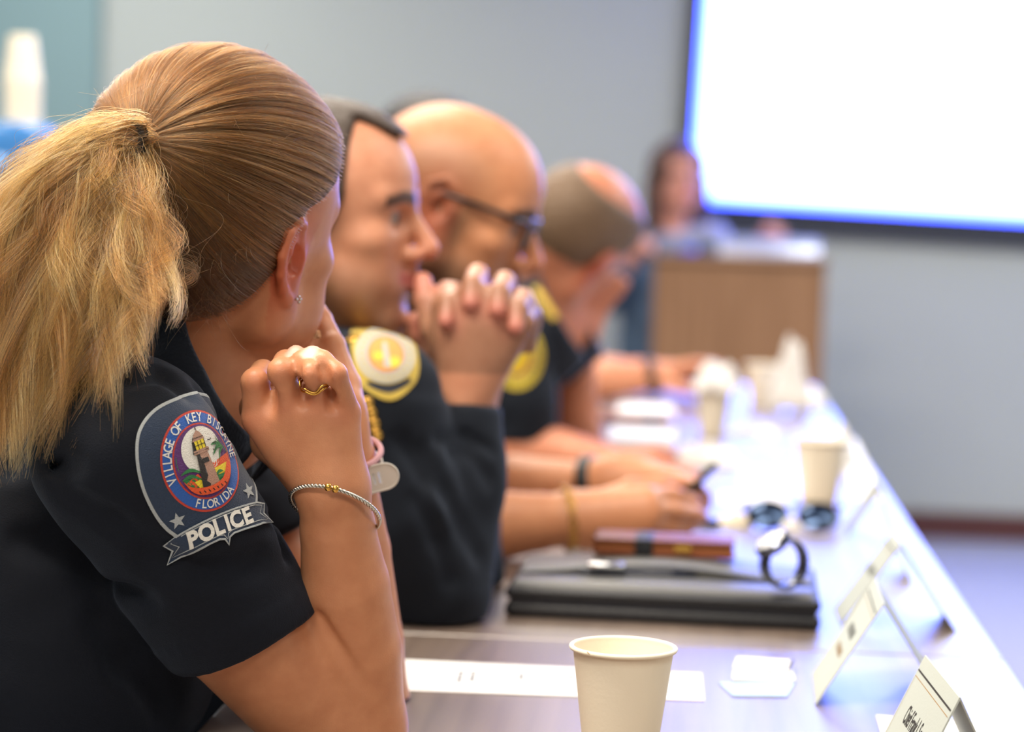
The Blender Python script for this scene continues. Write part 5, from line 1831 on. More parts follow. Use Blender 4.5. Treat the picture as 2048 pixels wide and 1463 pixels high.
# ------------------------------------------------------------------ presenter standing at the lectern
def build_presenter():
    root = empty('person', (-.12, 8.25, 0))
    tag(root, 'woman with long brown hair standing behind the brown lectern', 'person')
    Yp = 8.25
    H = Head(W(1356, 350, Yp), (.42, -.88, -.12), (0, -.12, 1), 1.0, female=True)
    S = SDF(A([-.45, 7.90, .80]), A([.40, 8.45, 1.50]), .007)
    H.build(S)
    NB = A(W(1345, 452, Yp + .03)); S.cone(H.P(-.02, 0, -.05), NB, .05, .055, .02)
    SR, SL = A(W(1258, 492, Yp + .04)), A(W(1428, 478, Yp - .02))
    S.cone(SR, SL, .04, .04, .03)
    ER, Rw = A(W(1222, 600, Yp - .04)), A(W(1268, 510, Yp - .20))
    EL, Lw = A(W(1462, 560, Yp - .12)), A(W(1526, 484, Yp - .22))
    S.chain([SR, ER, Rw], [.042, .036, .026], .02); S.chain([SL, EL, Lw], [.042, .036, .026], .02)
    for w_, sg in ((Rw, 1), (Lw, 1)):
        S.ell(w_ + A([.02, -.01, .03]), (.030, .024, .034), None, .02)
        for j in range(4):
            q = w_ + A([.012 + .014 * j, -.02, .055 - .006 * j]); finger(S, [q, q + A([.008, -.026, .004]), q + A([.010, -.034, -.020]), q + A([.004, -.02, -.032])], [.0105, .0095, .009, .008], .004)
        finger(S, [w_ + A([-.005, -.01, .02]), w_ + A([.0, -.035, .04]), w_ + A([.015, -.05, .05])], [.013, .011, .009], .006)
    V, F = S.mesh(); C = base_cols(V, (214, 150, 128)); H.face_colors(V, C, lip=(196, 84, 90))
    mesh_obj('body', V, F, M_skin, root, cols=C)
    # long hair
    S = SDF(H.O - A([.2, .2, .36]), H.O + .19, .006)
    H.skull(S, .014)
    for sg in (-1, 1):
        S.chain([H.P(-.01, sg * .075, .05), H.P(-.005, sg * .088, -.04), H.P(.0, sg * .09, -.14), H.P(.01, sg * .075, -.24)], [.03, .032, .034, .022], .03)
    S.chain([H.P(-.07, 0, .03), H.P(-.075, 0, -.1), H.P(-.07, 0, -.22)], [.05, .055, .045], .04)

    def fn(D, X, Y, Z):
        f, r, u = H.flocal(X, Y, Z)
        D = D + .0025 * np.sin(r * 160 + 3 * np.sin(u * 30))
        return np.maximum(D, np.minimum(np.minimum(f - .015, .075 - u), .066 - np.abs(r)) * 1.0)
    S.field(fn); V, F = S.mesh()
    mh = mat('hair_brown_long', (84, 56, 44), rough=.45, noise=.4, nscale=120)
    mesh_obj('hair', V, F, mh, root)
    # light top and denim-blue dress
    S = SDF(A([-.50, 7.90, .62]), A([.44, 8.58, 1.26]), .008)
    T0 = A(W(1330, 560, Yp + .04))
    S.ell(T0, (.155, .10, .20), None, 0); S.cone(SR, SL, .055, .055, .03); S.ell(T0 + A([-.01, .01, -.22]), (.15, .11, .2), None, .05)
    S.chain([SR, ER, ER * .35 + Rw * .65], [.058, .050, .042], .02); S.chain([SL, EL, EL * .3 + Lw * .7], [.058, .050, .042], .02)
    S.field(lambda D, X, Y, Z: -smin(-(D + .003 * np.sin(40 * X + 20 * Z) * np.sin(35 * Z + 10 * Y)), SDF.d_cone((X, Y, Z), NB + A([0, 0, -.02]), A(H.P(0, 0, -.05)), .06, .06), .01))
    V, F = S.mesh()
    C = base_cols(V, (150, 150, 172)); low = 1 / (1 + np.exp((V[:, 2] - 1.055 - .02 * np.sin(30 * V[:, 0])) / .012))
    blendc(C, low, (74, 92, 112))
    m, nt, b = principled('blouse_and_denim'); at = nt.nodes.new('ShaderNodeAttribute'); at.attribute_name = 'Col'; nt.links.new(at.outputs['Color'], b.inputs['Base Color']); b.inputs['Roughness'].default_value = .85
    mesh_obj('dress', V, F, m, root, cols=C)
    S = SDF(A([-.40, 8.05, .08]), A([.20, 8.50, .95]), .012)
    for sg in (-1, 1):
        c = A([T0[0] + sg * .075, Yp + .05, 0]); S.chain([c + A([0, 0, .84]), c + A([0, -.01, .48]), c + A([0, .01, .13])], [.085, .062, .045], .03)
    V, F = S.mesh(); tr = mesh_obj('trousers', V, F, cloth_mat('denim_fabric', (66, 84, 106)), root)
    for sg in (-1, 1):
        c = A([T0[0] + sg * .075, Yp + .05, 0]); S = SDF(c + A([-.06, -.20, 0]), c + A([.06, .08, .16]), .008)
        S.cone(c + A([0, .01, .045]), c + A([0, -.14, .03]), .045, .032, 0); S.cone(c + A([0, .01, .05]), c + A([0, .01, .13]), .042, .044, .02); S.clip(c + A([0, 0, .003]), (0, 0, -1))
        V, F = S.mesh(); mesh_obj('shoe', V, F, M_shoe, tr)


build_presenter()


# ================================================================== things on the table
TZ0 = TZ + .0004
M_cup = mat('paper_cup_cream', (246, 238, 218), rough=.55, noise=.03, nscale=12, bump=.08, bscale=300)
M_paper = mat('paper_white', (240, 240, 238), rough=.7)
M_card = mat('card_ivory', (184, 192, 188), rough=.6, bump=.06, bscale=400)
M_ink = mat('ink_dark', (44, 42, 44), rough=.6)
M_grey = mat('ink_grey', (110, 112, 118), rough=.7)
M_tan = mat('ink_tan', (168, 132, 88), rough=.6)
M_nap = mat('napkin_white', (242, 240, 236), rough=.85, bump=.2, bscale=300)


def make_cup(c, label, h=.092, rt=.0385, rb=.027, group='paper cups on the table', flip=False, stain=False, name='paper_cup'):
    t = .0007
    prof = [(0, .004), (rb - .0026, .004), (rb - .0020, 0), (rb - .0010, 0), (rb - .0003, .002)]
    prof += [(rb + (rt - rb) * k / 12, .002 + (h - .004) * k / 12) for k in range(1, 13)]
    for a in np.linspace(-math.pi / 2, math.pi * 1.1, 10):
        prof.append((rt + .0013 + .0019 * math.cos(a), h - .0002 + .0019 * math.sin(a)))
    prof += [(rt - t + (rb - rt) * k / 8, h - .003 - (h - .010) * k / 8) for k in range(0, 9)]
    prof.append((0, .0065))
    M = Matrix.Translation(Vector(c))
    if flip: M = M @ Matrix.Translation((0, 0, h + .002)) @ Matrix.Rotation(math.pi, 4, 'X')
    b = MB(); b.lathe(prof, 56, M=M)
    o = b.build(name, M_cup, smooth=True)
    tag(o, label, 'cup', group)
    if stain:
        s_ = MB()
        a = math.radians(232)
        s_.lathe([(0, .0003), (.0022, .0002), (.0026, 0)], 12, M=M @ Matrix.Translation(((rt + .0014) * math.cos(a), (rt + .0014) * math.sin(a), h + .0002)) @ Matrix.Rotation(.6, 4, 'Y'))
        s_.build('coffee_stain', mat('coffee', (190, 130, 60), rough=.3), o)
    # overlapped seam of the rolled paper
    s_ = MB(); a = math.radians(-118)
    for k in range(8):
        pass
    return o


def paper(name, pts, label, cat, m=None, z=TZ0, th=.0006, group=None, extra=None):
    """a flat sheet from its four corners on the table (pixels), with printed marks as extra(add)"""
    P = [WZ(x, y, z) for x, y in pts]
    b = MB()
    v = [p.copy() for p in P] + [p + Vector((0, 0, th)) for p in P]
    b.add(v, [(3, 2, 1, 0), (4, 5, 6, 7)] + [(i, (i + 1) % 4, 4 + (i + 1) % 4, 4 + i) for i in range(4)], 0)
    if extra:
        def q(u0, v0, u1, v1, mi, lift=.0003):
            pp = [P[0] * (1 - u) * (1 - v_) + P[1] * u * (1 - v_) + P[2] * u * v_ + P[3] * (1 - u) * v_ for u, v_ in ((u0, v0), (u1, v0), (u1, v1), (u0, v1))]
            b.add([p + Vector((0, 0, th + lift)) for p in pp], [(0, 1, 2, 3)], mi)
        extra(q)
    o = b.build(name, [m or M_paper, M_grey, M_ink, M_tan])
    # face normals upward
    tag(o, label, cat, group)
    return o


# the cup in front
make_cup(WZ(1239, 1531, TZ0), 'nearest empty cream paper cup, sharp in front', stain=True)

rr = random.Random(5)


def list_print(q):
    for row in range(11):
        u = .33 + row * .034 + rr.uniform(-.004, .004)
        v0 = .30
        for k in range(rr.randint(1, 3)):
            L = rr.uniform(.05, .14); q(u, v0, u + .011, v0 + L, 1); v0 += L + .03
    q(.86, .42, .90, .50, 1)


paper('sheet_of_paper', [(690, 1314), (1403, 1347), (1409, 1401), (660, 1376)], 'white printed sheet behind the nearest cup, partly under an elbow', 'paper', extra=list_print)


def small_print(q):
    for k in range(5): q(.12 + .15 * k, .3, .20 + .15 * k, .42, 1)
    q(.1, .62, .8, .68, 1)


paper('sugar_packet', [(1466, 1346), (1584, 1344), (1590, 1364), (1464, 1362)], 'white printed sugar packet lying under another packet', 'packet', z=TZ0 + .0012, th=.003, group='sugar packets', extra=small_print)
paper('sugar_packet', [(1474, 1318), (1588, 1326), (1580, 1346), (1466, 1338)], 'white printed sugar packet with a curled dark corner, on top', 'packet', z=TZ0 + .0046, th=.003, group='sugar packets', extra=lambda q: (small_print(q), q(.94, 0, 1, 1, 2)))
paper('sugar_packet', [(1438, 1366), (1590, 1366), (1574, 1393), (1466, 1392)], 'pale blue flat packet nearest the cup, beside the white packets', 'packet', m=mat('packet_blue', (176, 206, 236), rough=.5), z=TZ0, th=.001, group='sugar packets')


# ------------------------------------------------------------------ folded name cards
def name_card(f0, f1, b0, b1, label, lines=None, zf=.838):
    """f0 far and f1 near end of the fold, b0, b1 far and near foot of the leaf facing the seats (pixels)"""
    def at(px, py, z): return WZ(px, py, z)
    F0, F1 = at(*f0, zf), at(*f1, zf)
    F1.z = F0.z
    B0 = at(*b0, TZ0); B1 = B0 + (F1 - F0)
    n0 = Vector((2 * F0.x - B0.x, F0.y + (F0.y - B0.y), TZ0)); n1 = n0 + (F1 - F0)
    b = MB()
    th = .0007
    def leaf(p, mi=0):
        n = (p[1] - p[0]).cross(p[3] - p[0]).normalized() * th
        v = [x + n for x in p] + [x - n for x in p]
        b.add(v, [(0, 1, 2, 3), (7, 6, 5, 4)] + [(i, 4 + i, 4 + (i + 1) % 4, (i + 1) % 4) for i in range(4)], mi)
        return n.normalized()
    n = leaf([F0, F1, B1, B0]); leaf([F0, F1, n1, n0])
    b.tube([F0, F1], th * 1.1, 8)
    u = (F1 - F0); L = u.length; u.normalize(); d = (B0 - F0); D = d.length; d.normalize()
    nn = u.cross(d).normalized()
    if nn.x > 0: nn = -nn
    O = F0
    def put(v2, f2, mi, lift):
        b.add([O + u * x + d * y + nn * (th + lift) for x, y in v2], f2, mi)
    def bar(x0, y0, x1, y1, mi): put([(x0, y0), (x1, y0), (x1, y1), (x0, y1)], [(0, 1, 2, 3)], mi, .0003)
    # printed border: a dark and a tan rule under the fold, a tan rule down the far side
    bar(.004, .0105, L - .004, .0120, 1); bar(.004, .0160, L - .004, .0166, 2); bar(.0040, .016, .0045, D - .004, 2)
    for txt, y, size, mi, sx in (lines or []):
        if txt is None:            # lettering too blurred to read: a row of strokes
            rs_ = random.Random(int(y * 1e4))
            for k in range(9): bar(L / 2 - .030 + k * .0066, y - size * .35, L / 2 - .030 + k * .0066 + rs_.uniform(.0018, .0040), y + size * .35, mi)
            continue
        v, f = text_shape(txt, size, .0002)
        put([(L / 2 + x * sx, y - yy) for x, yy in v], f, mi, .0003)
    o = b.build('name_card', [M_card, M_ink, M_tan])
    tag(o, label, 'name card', 'folded name cards along the table')
    return o


M_ink.diffuse_color = (.05, .05, .05, 1)
name_card((1851, 1311), (1920, 1396), (1732, 1540), (1795, 1690), 'nearest folded ivory name card with readable dark lettering, lower right corner', [('Chief Frank J. Sousa', .0425, .0205, 1, .53), (None, .062, .011, 2, 1)])
name_card((1751, 1158), (1768, 1208), (1623, 1346), (1628, 1413), 'second folded name card, between the nearest card and the zip folder', [(None, .044, .014, 1, 1), (None, .064, .011, 2, 1)])
name_card((1784, 1062), (1804, 1089), (1668, 1216), (1676, 1256), 'third folded name card, overlapped by the second card', [(None, .044, .013, 1, 1)])
name_card((1752, 958), (1762, 978), (1690, 1050), (1696, 1080), 'fourth folded name card, near the table edge beside the sunglasses', None)
paper('sheet_of_paper', [(1752, 1430), (1990, 1448), (2060, 1600), (1800, 1600)], 'white sheet lying under the nearest name card', 'paper')

# ------------------------------------------------------------------ zip folder, notebook, pen, watch
M_leather = mat('leather_black', (24, 26, 32), rough=.5, noise=.2, nscale=90, bump=.4, bscale=350)
M_lsheen = mat('leather_painted_sheen', (92, 92, 90), rough=.38, noise=.15, nscale=60, bump=.5, bscale=380, spec=.6)  # light reflected by the black leather, put into a grey colour
M_zip = mat('zip_teeth', (60, 62, 70), rough=.4, metal=.5)
A0, A1 = WZ(1008, 1232, TZ0), WZ(1640, 1262, TZ0)
fu = (A1 - A0); fw = fu.length; fu.normalize(); fv = Vector((-fu.y, fu.x, 0)); fdp = .23
MF = Matrix(((fu.x, fv.x, 0, A0.x), (fu.y, fv.y, 0, A0.y), (0, 0, 1, TZ0), (0, 0, 0, 1)))
fol = empty('zip_folder', A0 + (A1 - A0) / 2)
tag(fol, 'thick black zip-up leather folder lying on the table behind the nearest cup', 'folder')


def at_m(b, name, m, parent, smooth_deg=None):
    o = b.build(name, m); o.matrix_world = MF; adopt(o, parent)
    if smooth_deg: autosmooth(o, smooth_deg)
    return o


b = MB(); b.box((0, 0, 0), (fw, fdp, .0145), bev=.006); at_m(b, 'lower_cover', M_leather, fol, 40)
b = MB(); b.box((.004, .004, .0145), (fw - .004, fdp - .004, .019), bev=.002)
for k in range(110): b.box((.005 + k * (fw - .012) / 110, .0022, .0150), (.0066 + k * (fw - .012) / 110, .006, .0185))
at_m(b, 'zip', M_zip, fol)
b = MB(); b.box((.0, .0, .019), (fw, fdp, .0305), bev=.005); at_m(b, 'upper_cover', M_leather, fol, 40)
# top pocket panel, bowed, with the open slot where the pen sits
b = MB(); n = 30; vs = []; fs = []
for i in range(n + 1):
    x = .008 + (fw - .016) * i / n; hump = .010 * math.sin(math.pi * i / n) ** 1.2
    for (y, z) in ((.012, .031), (.014, .0335), (.070 + .01 * math.sin(3 * i / n), .0335 + hump * .25), (.075 + .01 * math.sin(3 * i / n), .0315)): vs.append((x, y, z))
for i in range(n):
    for k in range(3): fs.append((4 * i + k, 4 * i + 4 + k, 4 * i + 5 + k, 4 * i + k + 1))
b.add(vs, fs); at_m(b, 'pocket', M_lsheen, fol, 60)
b = MB(); vs = []; fs = []
for i in range(n + 1):
    x = .008 + (fw - .016) * i / n; hump = .013 * math.sin(math.pi * min(1, i / n * 1.05)) ** 1.4
    for (y, z) in ((.098, .031), (.096, .033 + hump), (.106, .0355 + hump), (.205, .036 + hump * .6), (.215, .031)): vs.append((x, y, z))
for i in range(n):
    for k in range(4): fs.append((5 * i + k, 5 * i + 5 + k, 5 * i + 6 + k, 5 * i + k + 1))
b.add(vs, fs); at_m(b, 'flap', M_lsheen, fol, 60)
# pen
pen = MB(); pr = [(0, 0), (.0016, .001), (.0042, .012), (.0046, .02), (.0046, .095), (.0050, .096), (.0050, .135), (.003, .138), (0, .138)]
MP = MF @ Matrix.Translation((.070, .084, .0375)) @ Matrix.Rotation(math.radians(8), 4, 'Z') @ Matrix.Rotation(math.pi / 2, 4, 'Y')
pen.lathe(pr, 20, M=MP)
po = pen.build('pen', mat('pen_dark_blue', (20, 30, 56), rough=.2), smooth=True)
tag(po, 'dark blue pen with a chrome clip in the folder pocket', 'pen')
pen = MB(); MC = MF @ Matrix.Translation((.080, .081, .0455))
pen.box((0, -.006, -.003), (.040, .006, .0035), M=MC, bev=.002)
autosmooth(pen.build('clip', mat('chrome', (220, 224, 228), rough=.08, metal=1.0), po), 40)
# brown notebook on the folder
nb = empty('notebook', MF @ Vector((.16, .185, .04)))
tag(nb, 'small brown leather notebook lying on the back of the zip folder', 'notebook')
M_brown = mat('leather_brown', (118, 56, 26), rough=.45, noise=.2, nscale=80, bump=.3, bscale=400)
b = MB(); b.box((.080, .160, .0465), (.236, .228, .049), bev=.001); b.box((.080, .160, .0615), (.236, .228, .064), bev=.001); b.box((.080, .160, .0465), (.0835, .228, .064), bev=.001); at_m(b, 'cover', M_brown, nb, 40)
b = MB(); b.box((.083, .163, .049), (.234, .226, .0615)); at_m(b, 'pages', mat('page_edge_brown', (150, 86, 44), rough=.7, bump=.5, bscale=900), nb)
b = MB(); b.box((.126, .159, .046), (.146, .2285, .0645), bev=.0006); at_m(b, 'strap', M_leather, nb, 40)
b = MB(); b.box((.170, .1592, .052), (.188, .1602, .060)); at_m(b, 'gold_stamp', M_gold, nb)


def napkin(c, sx, sy, h, label, seed, m=None, rz=0.0, tall=1.0, n=22, name='napkin', cat='napkin', group='crumpled napkins on the table'):
    r = np.random.default_rng(seed)
    ph = r.random(12) * 6.28; fr = r.uniform(2.5, 7.5, 12); dr = r.random(12) * 6.28
    vs = []
    for j in range(n + 1):
        for i in range(n + 1):
            u, v = i / n * 2 - 1, j / n * 2 - 1
            z = sum(math.sin(fr[k] * (u * math.cos(dr[k]) + v * math.sin(dr[k])) + ph[k]) for k in range(12)) / 4.5
            e = max(0, 1 - max(abs(u), abs(v)) ** 3)
            dome = (1 - .6 * (u * u + v * v) / 2) * tall
            x = u * sx * (1 - .12 * math.sin(3 * v + ph[0])); y = v * sy * (1 - .12 * math.sin(3 * u + ph[1]))
            zz = max(.001, h * (.45 * dome * e + .38 * abs(z) * (.35 + e)))
            vs.append(Vector(c) + Vector((x * math.cos(rz) - y * math.sin(rz), x * math.sin(rz) + y * math.cos(rz), zz)))
    fs = [(j * (n + 1) + i, j * (n + 1) + i + 1, (j + 1) * (n + 1) + i + 1, (j + 1) * (n + 1) + i) for j in range(n) for i in range(n)]
    o = mesh_obj(name, vs, fs, m or M_nap, smooth=False)
    md = o.modifiers.new('s', 'SOLIDIFY'); md.thickness = .0008
    autosmooth(o, 35)
    tag(o, label, cat, group)
    return o


def on(px, py): return WZ(px, py, TZ0)


napkin(on(1172, 1124), .028, .020, .026, 'crumpled white napkin under the gold-braceleted forearm, behind the folder', 3)
# steel watch standing on its strap beside the folder
wa = empty('wristwatch', WZ(1566, 1178, TZ + .0405))
tag(wa, 'steel wristwatch standing on its closed strap on the folder corner', 'watch')
wc = WZ(1566, 1178, TZ + .0405) + Vector((0, 0, .0275)); wx = Vector((.92, .38, 0)); wy = Vector((0, 0, 1)); wn = wx.cross(wy)
M_st = mat('watch_steel', (96, 100, 116), rough=.16, metal=1.0)
b = MB()
for k in range(22):
    a = 2 * math.pi * k / 22
    if abs(a - 2.2) < .55: continue
    p = wc + wx * .022 * math.cos(a) + wy * .0245 * math.sin(a); t = (-wx * math.sin(a) * .022 + wy * math.cos(a) * .0245).normalized(); o_ = wn.cross(t)
    Mx = Matrix(((*t, 0), (*wn, 0), (*o_, 0), (0, 0, 0, 1))).transposed(); Mx.translation = p
    b.box((-.0034, -.009, -.0024), (.0034, .009, .0024), M=Mx, bev=.0008)
autosmooth(b.build('strap', M_st, wa), 40)
a = 2.2; p = wc + wx * .022 * math.cos(a) + wy * .0245 * math.sin(a); nrm_ = (wx * math.cos(a) + wy * math.sin(a)).normalized()
Mx = nrm_.to_track_quat('Z', 'Y').to_matrix().to_4x4(); Mx.translation = p
b = MB(); b.lathe([(0, -.004), (.017, -.004), (.0195, -.001), (.0195, .004), (.017, .006), (.0155, .0055)], 36, M=Mx); autosmooth(b.build('case', M_st, wa), 40)
b = MB(); b.lathe([(0, .0056), (.0158, .0056)], 36, M=Mx); b.build('dial', mat('dial_blue_black', (22, 30, 70), rough=.1), wa)

# ------------------------------------------------------------------ phone in the bald man's hands
ph = empty('mobile_phone', W(1395, 966, 2.90))
tag(ph, 'black mobile phone tilted up in the hands of the bald man', 'phone')
pc = A(W(1392, 966, 2.905)); pa = nrm(A(W(1424, 935, 2.905)) - A(W(1362, 996, 2.905))); pb = nrm(A([-.04, 1, -.16]) - pa * (A([.18, 1, -.25]) @ pa)); pn = np.cross(pa, pb)
MPh = Matrix(((*pa, 0), (*pb, 0), (*pn, 0), (0, 0, 0, 1))).transposed(); MPh.translation = Vector(pc)
b = MB(); b.box((-.036, -.036, -.0048), (.036, .10, .0042), M=MPh, bev=.0035); autosmooth(b.build('phone_case', mat('phone_case_black', (18, 18, 20), rough=.45), ph), 40)
b = MB(); b.box((-.0325, -.032, .0042), (.0325, .096, .0046), M=MPh); b.build('phone_screen', mat('phone_glass', (10, 10, 14), rough=.05), ph)

# ------------------------------------------------------------------ sunglasses and small things by them
sg_ = empty('sunglasses', on(1585, 1058))
tag(sg_, 'dark sunglasses with a blue gleam, lying beyond the watch', 'sunglasses')
g0 = on(1585, 1060)
M_sf = mat('sunglass_frame', (40, 42, 46), rough=.3)
M_sl = mat('sunglass_lens', (40, 60, 90), rough=.05, metal=.8, spec=1.0)
b = MB()
for s_ in (-1, 1):
    rim = [g0 + Vector((s_ * .034 + .027 * math.cos(t), .014 * math.sin(t) + .004 * abs(math.cos(t)), .020 + .0165 * math.sin(t))) for t in np.linspace(0, 2 * math.pi, 28, endpoint=False)]
    b.tube(rim, .0022, 8, closed=True)
    b.tube([g0 + Vector((s_ * .061, .003, .035)), g0 + Vector((s_ * .066, .02, .032)), g0 + Vector((s_ * .064, .10, .014)), g0 + Vector((s_ * .060, .135, .004))], .0022, 8)
b.tube([g0 + Vector((-.008, .002, .032)), g0 + Vector((0, 0, .036)), g0 + Vector((.008, .002, .032))], .002, 8)
b.build('frame', M_sf, sg_, smooth=True)
for s_ in (-1, 1):
    pts = [g0 + Vector((s_ * .034 + .026 * math.cos(t), .014 * math.sin(t) + .004 * abs(math.cos(t)), .020 + .0155 * math.sin(t))) for t in np.linspace(0, 2 * math.pi, 28, endpoint=False)]
    ctr_ = g0 + Vector((s_ * .034, -.004, .022))
    mid = [p * .5 + ctr_ * .5 + Vector((0, -.0018, 0)) for p in pts]
    mesh_obj('lens', pts + mid + [ctr_], [(i, (i + 1) % 28, 28 + (i + 1) % 28, 28 + i) for i in range(28)] + [(28 + i, 28 + (i + 1) % 28, 56) for i in range(28)], M_sl, sg_)
b = MB(); q = on(1412, 1052); b.box((-.018, -.012, 0), (.018, .012, .011), M=Matrix.Translation(q), bev=.004)
autosmooth(tag(b.build('key_fob', mat('fob_black', (24, 26, 32), rough=.3)), 'small black key fob on the table under the phone', 'key fob'), 40)
napkin(on(1466, 1050), .026, .016, .022, 'small crumpled cream napkin between key fob and sunglasses', 9, m=mat('napkin_cream', (240, 232, 212), rough=.85))
napkin(on(1580, 1056) + Vector((0, -.034, 0)), .013, .010, .026, 'tiny white paper scrap in front of the sunglasses bridge', 12)

# ------------------------------------------------------------------ farther cups, napkins, papers
make_cup(on(1637, 1003), 'cream paper cup standing beyond the sunglasses, right of the phone')
make_cup(on(1424, 872), 'cream paper cup topped by a white napkin, middle of the table', h=.086, rt=.034, rb=.024)
make_cup(on(1524, 812), 'farthest cream paper cup, in front of the lectern')
c3 = on(1424, 872)
o = napkin(c3 + Vector((.008, 0, .086)), .045, .045, .050, 'white napkin heaped on top of the middle paper cup', 21, tall=1.6)
napkin(on(1578, 826), .042, .042, .125, 'tall heap of crumpled white napkin beside the farthest cup', 30, tall=2.0)
napkin(on(1640, 812) + Vector((-.02, 0, 0)), .035, .045, .055, 'lower crumpled napkin at the table edge by the tall heap', 33, tall=1.2)
napkin(on(1412, 926), .060, .060, .034, 'bright white bunched napkin just beyond the phone', 41, tall=1.6)
napkin(on(1505, 868), .050, .050, .020, 'flattened white napkin between the two far cups', 44, tall=1.0)
paper('sheet_of_paper', [(1490, 935), (1574, 938), (1570, 972), (1478, 968)], 'white sheet left of the cup beyond the sunglasses', 'paper')
paper('sheet_of_paper', [(1662, 872), (1712, 880), (1772, 1000), (1716, 1000)], 'white sheet along the table edge, right of the far cups', 'paper')
napkin(on(1676, 930), .030, .030, .060, 'white napkin standing behind the cup beyond the sunglasses', 47, tall=1.8)
paper('sheet_of_paper', [(1440, 985), (1560, 985), (1580, 1010), (1440, 1008)], 'white sheet in front of the phone, before the sunglasses', 'paper')
# black folder with a white pad, and a dark tablet behind it
b0 = on(1195, 918); b1 = on(1335, 916)
bi = tag(empty('clip_folder', b0), 'black folder holding a thick white paper pad, behind the crossed forearms', 'folder')
xx = max(.15, (b1 - b0).x)
b = MB(); b.box((b0.x + .01, b0.y, TZ0), (b1.x, b0.y + .24, TZ0 + .012), bev=.003); autosmooth(b.build('cover', M_leather, bi), 40)
b = MB(); b.box((b0.x + .015, b0.y + .005, TZ0 + .012), (b1.x + .012, b0.y + .235, TZ0 + .036), bev=.001); b.build('paper_pad', M_paper, bi)
t0 = on(1200, 850); tb = tag(empty('tablet', t0), 'dark tablet lying flat beyond the white paper pad', 'tablet')
b = MB(); b.box((t0.x - .02, t0.y + .02, TZ0), (on(1345, 850).x, t0.y + .20, TZ0 + .009), bev=.003); autosmooth(b.build('tablet_body', mat('tablet_grey', (70, 66, 84), rough=.35, metal=.3), tb), 40)
b = MB(); b.box((t0.x - .01, t0.y + .03, TZ0 + .009), (on(1340, 850).x, t0.y + .19, TZ0 + .0094)); b.build('tablet_screen', mat('tablet_glass', (20, 18, 30), rough=.08), tb)
paper('sheet_of_paper', [(1240, 806), (1345, 806), (1350, 834), (1230, 834)], 'white sheet under the far bare forearm', 'paper')

# ------------------------------------------------------------------ lectern and laptop
M_lect = wood_mat('lectern_veneer', (124, 88, 58), (144, 106, 74), 'Z', rough=.45, spec=.4)
lx0, lx1 = W(1306, 620, 7.72).x, W(1648, 620, 7.72).x
lz = W(1480, 524, 7.72).z
le = tag(empty('lectern', ((lx0 + lx1) / 2, 7.95, 0)), 'brown wooden lectern standing below the projection screen', 'lectern')
b = MB(); b.box((lx0, 7.72, .06), (lx1, 7.74, lz)); b.build('front_panel', M_lect, le)
for x in (lx0, lx1 - .02):
    b = MB(); b.box((x, 7.7405, .06), (x + .02, 7.96, lz - .01)); b.build('side_panel', M_lect, le)
b = MB(); b.box((lx0 + .0205, 7.76, .52), (lx1 - .0205, 7.95, .54)); b.build('shelf', M_lect, le)
b = MB(); b.box((lx0 - .02, 7.70, 0), (lx1 + .02, 7.98, .06), bev=.006); b.build('base', M_lect, le)
MT_ = Matrix.Translation(((lx0 + lx1) / 2, 7.70, lz)) @ Matrix.Rotation(math.radians(-4), 4, 'X')
hw = (lx1 - lx0) / 2
b = MB(); b.box((-hw - .005, 0, 0), (hw + .005, .27, .022), M=MT_, bev=.004); b.build('reading_board', M_lect, le)
la = tag(empty('laptop', MT_ @ Vector((.05, .2, .023))), 'pale laptop with raised lid on top of the lectern', 'laptop')
M_alu = mat('aluminium', (190, 192, 200), rough=.3, metal=.7)
b = MB(); b.box((-.07, .05, .0225), (.26, .25, .036), M=MT_, bev=.004); autosmooth(b.build('laptop_base', M_alu, la), 40)
ML = MT_ @ Matrix.Translation((.095, .055, .036)) @ Matrix.Rotation(math.radians(62), 4, 'X')
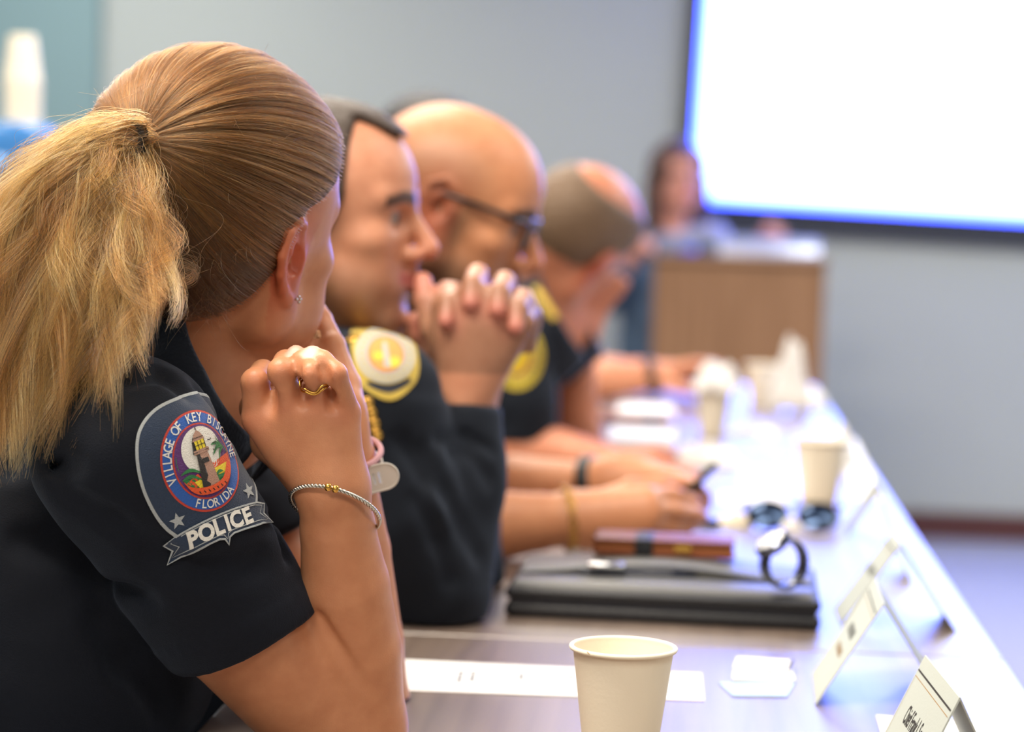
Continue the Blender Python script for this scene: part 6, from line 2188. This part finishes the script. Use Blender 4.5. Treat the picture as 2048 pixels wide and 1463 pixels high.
b = MB(); b.box((-.165, 0, -.004), (.165, .055, .004), M=ML, bev=.003)
autosmooth(b.build('laptop_lid', M_alu, la), 40)
gl = MB(); pg = MT_ @ Vector((-.17, .16, .0225)); gl.lathe([(0, .001), (.028, 0), (.030, .03), (.0, .034)], 24, M=Matrix.Translation(pg))
tag(gl.build('speaker_puck', mat('puck_blue', (60, 84, 190), rough=.2), smooth=True), 'small blue puck left of the laptop on the lectern', 'puck')

# ------------------------------------------------------------------ water dispenser with a stack of cups, far left
jx = W(96, 300, 4.7).x - .140; jz = W(42, 246, 4.7).z
wd = tag(empty('water_dispenser', (jx, 4.75, 0)), 'blue-topped water dispenser behind the blonde ponytail', 'water dispenser')
b = MB(); b.box((jx - .155, 4.60, .02), (jx + .155, 4.92, .98), bev=.012); autosmooth(b.build('cabinet', mat('dispenser_white', (222, 224, 226), rough=.4), wd), 40)
for x in (-.12, .12):
    b = MB(); b.lathe([(0, 0), (.02, 0), (.02, .03), (0, .03)], 16, M=Matrix.Translation((jx + x, 4.66, 0))); b.build('foot', M_steel, wd)
    b = MB(); b.lathe([(0, 0), (.02, 0), (.02, .03), (0, .03)], 16, M=Matrix.Translation((jx + x, 4.86, 0))); b.build('foot', M_steel, wd)
H0 = jz - .98
prof = [(0, 0), (.05, 0), (.06, .01), (.135, .03), (.139, .05)]
for k in range(4):
    z0 = .06 + k * (H0 - .12) / 4; dz_ = (H0 - .12) / 4
    prof += [(.139, z0), (.139, z0 + dz_ * .7), (.133, z0 + dz_ * .8), (.133, z0 + dz_ * .9)]
prof += [(.139, H0 - .05), (.139, H0 - .016), (.136, H0 - .006), (.130, H0 - .001), (.12, H0), (0, H0)]
b = MB(); b.lathe(prof, 48, M=Matrix.Translation((jx, 4.75, .98))); autosmooth(b.build('water_jug', mat('jug_blue', (70, 136, 206), rough=.12, coat=.5), wd), 50)
cx_ = W(43, 200, 4.72).x
for k in range(8):
    make_cup((cx_, 4.72, jz + .0005 + k * .0120), 'cream paper cup in the tall stack on the water dispenser', flip=True, group='stack of paper cups on the dispenser')
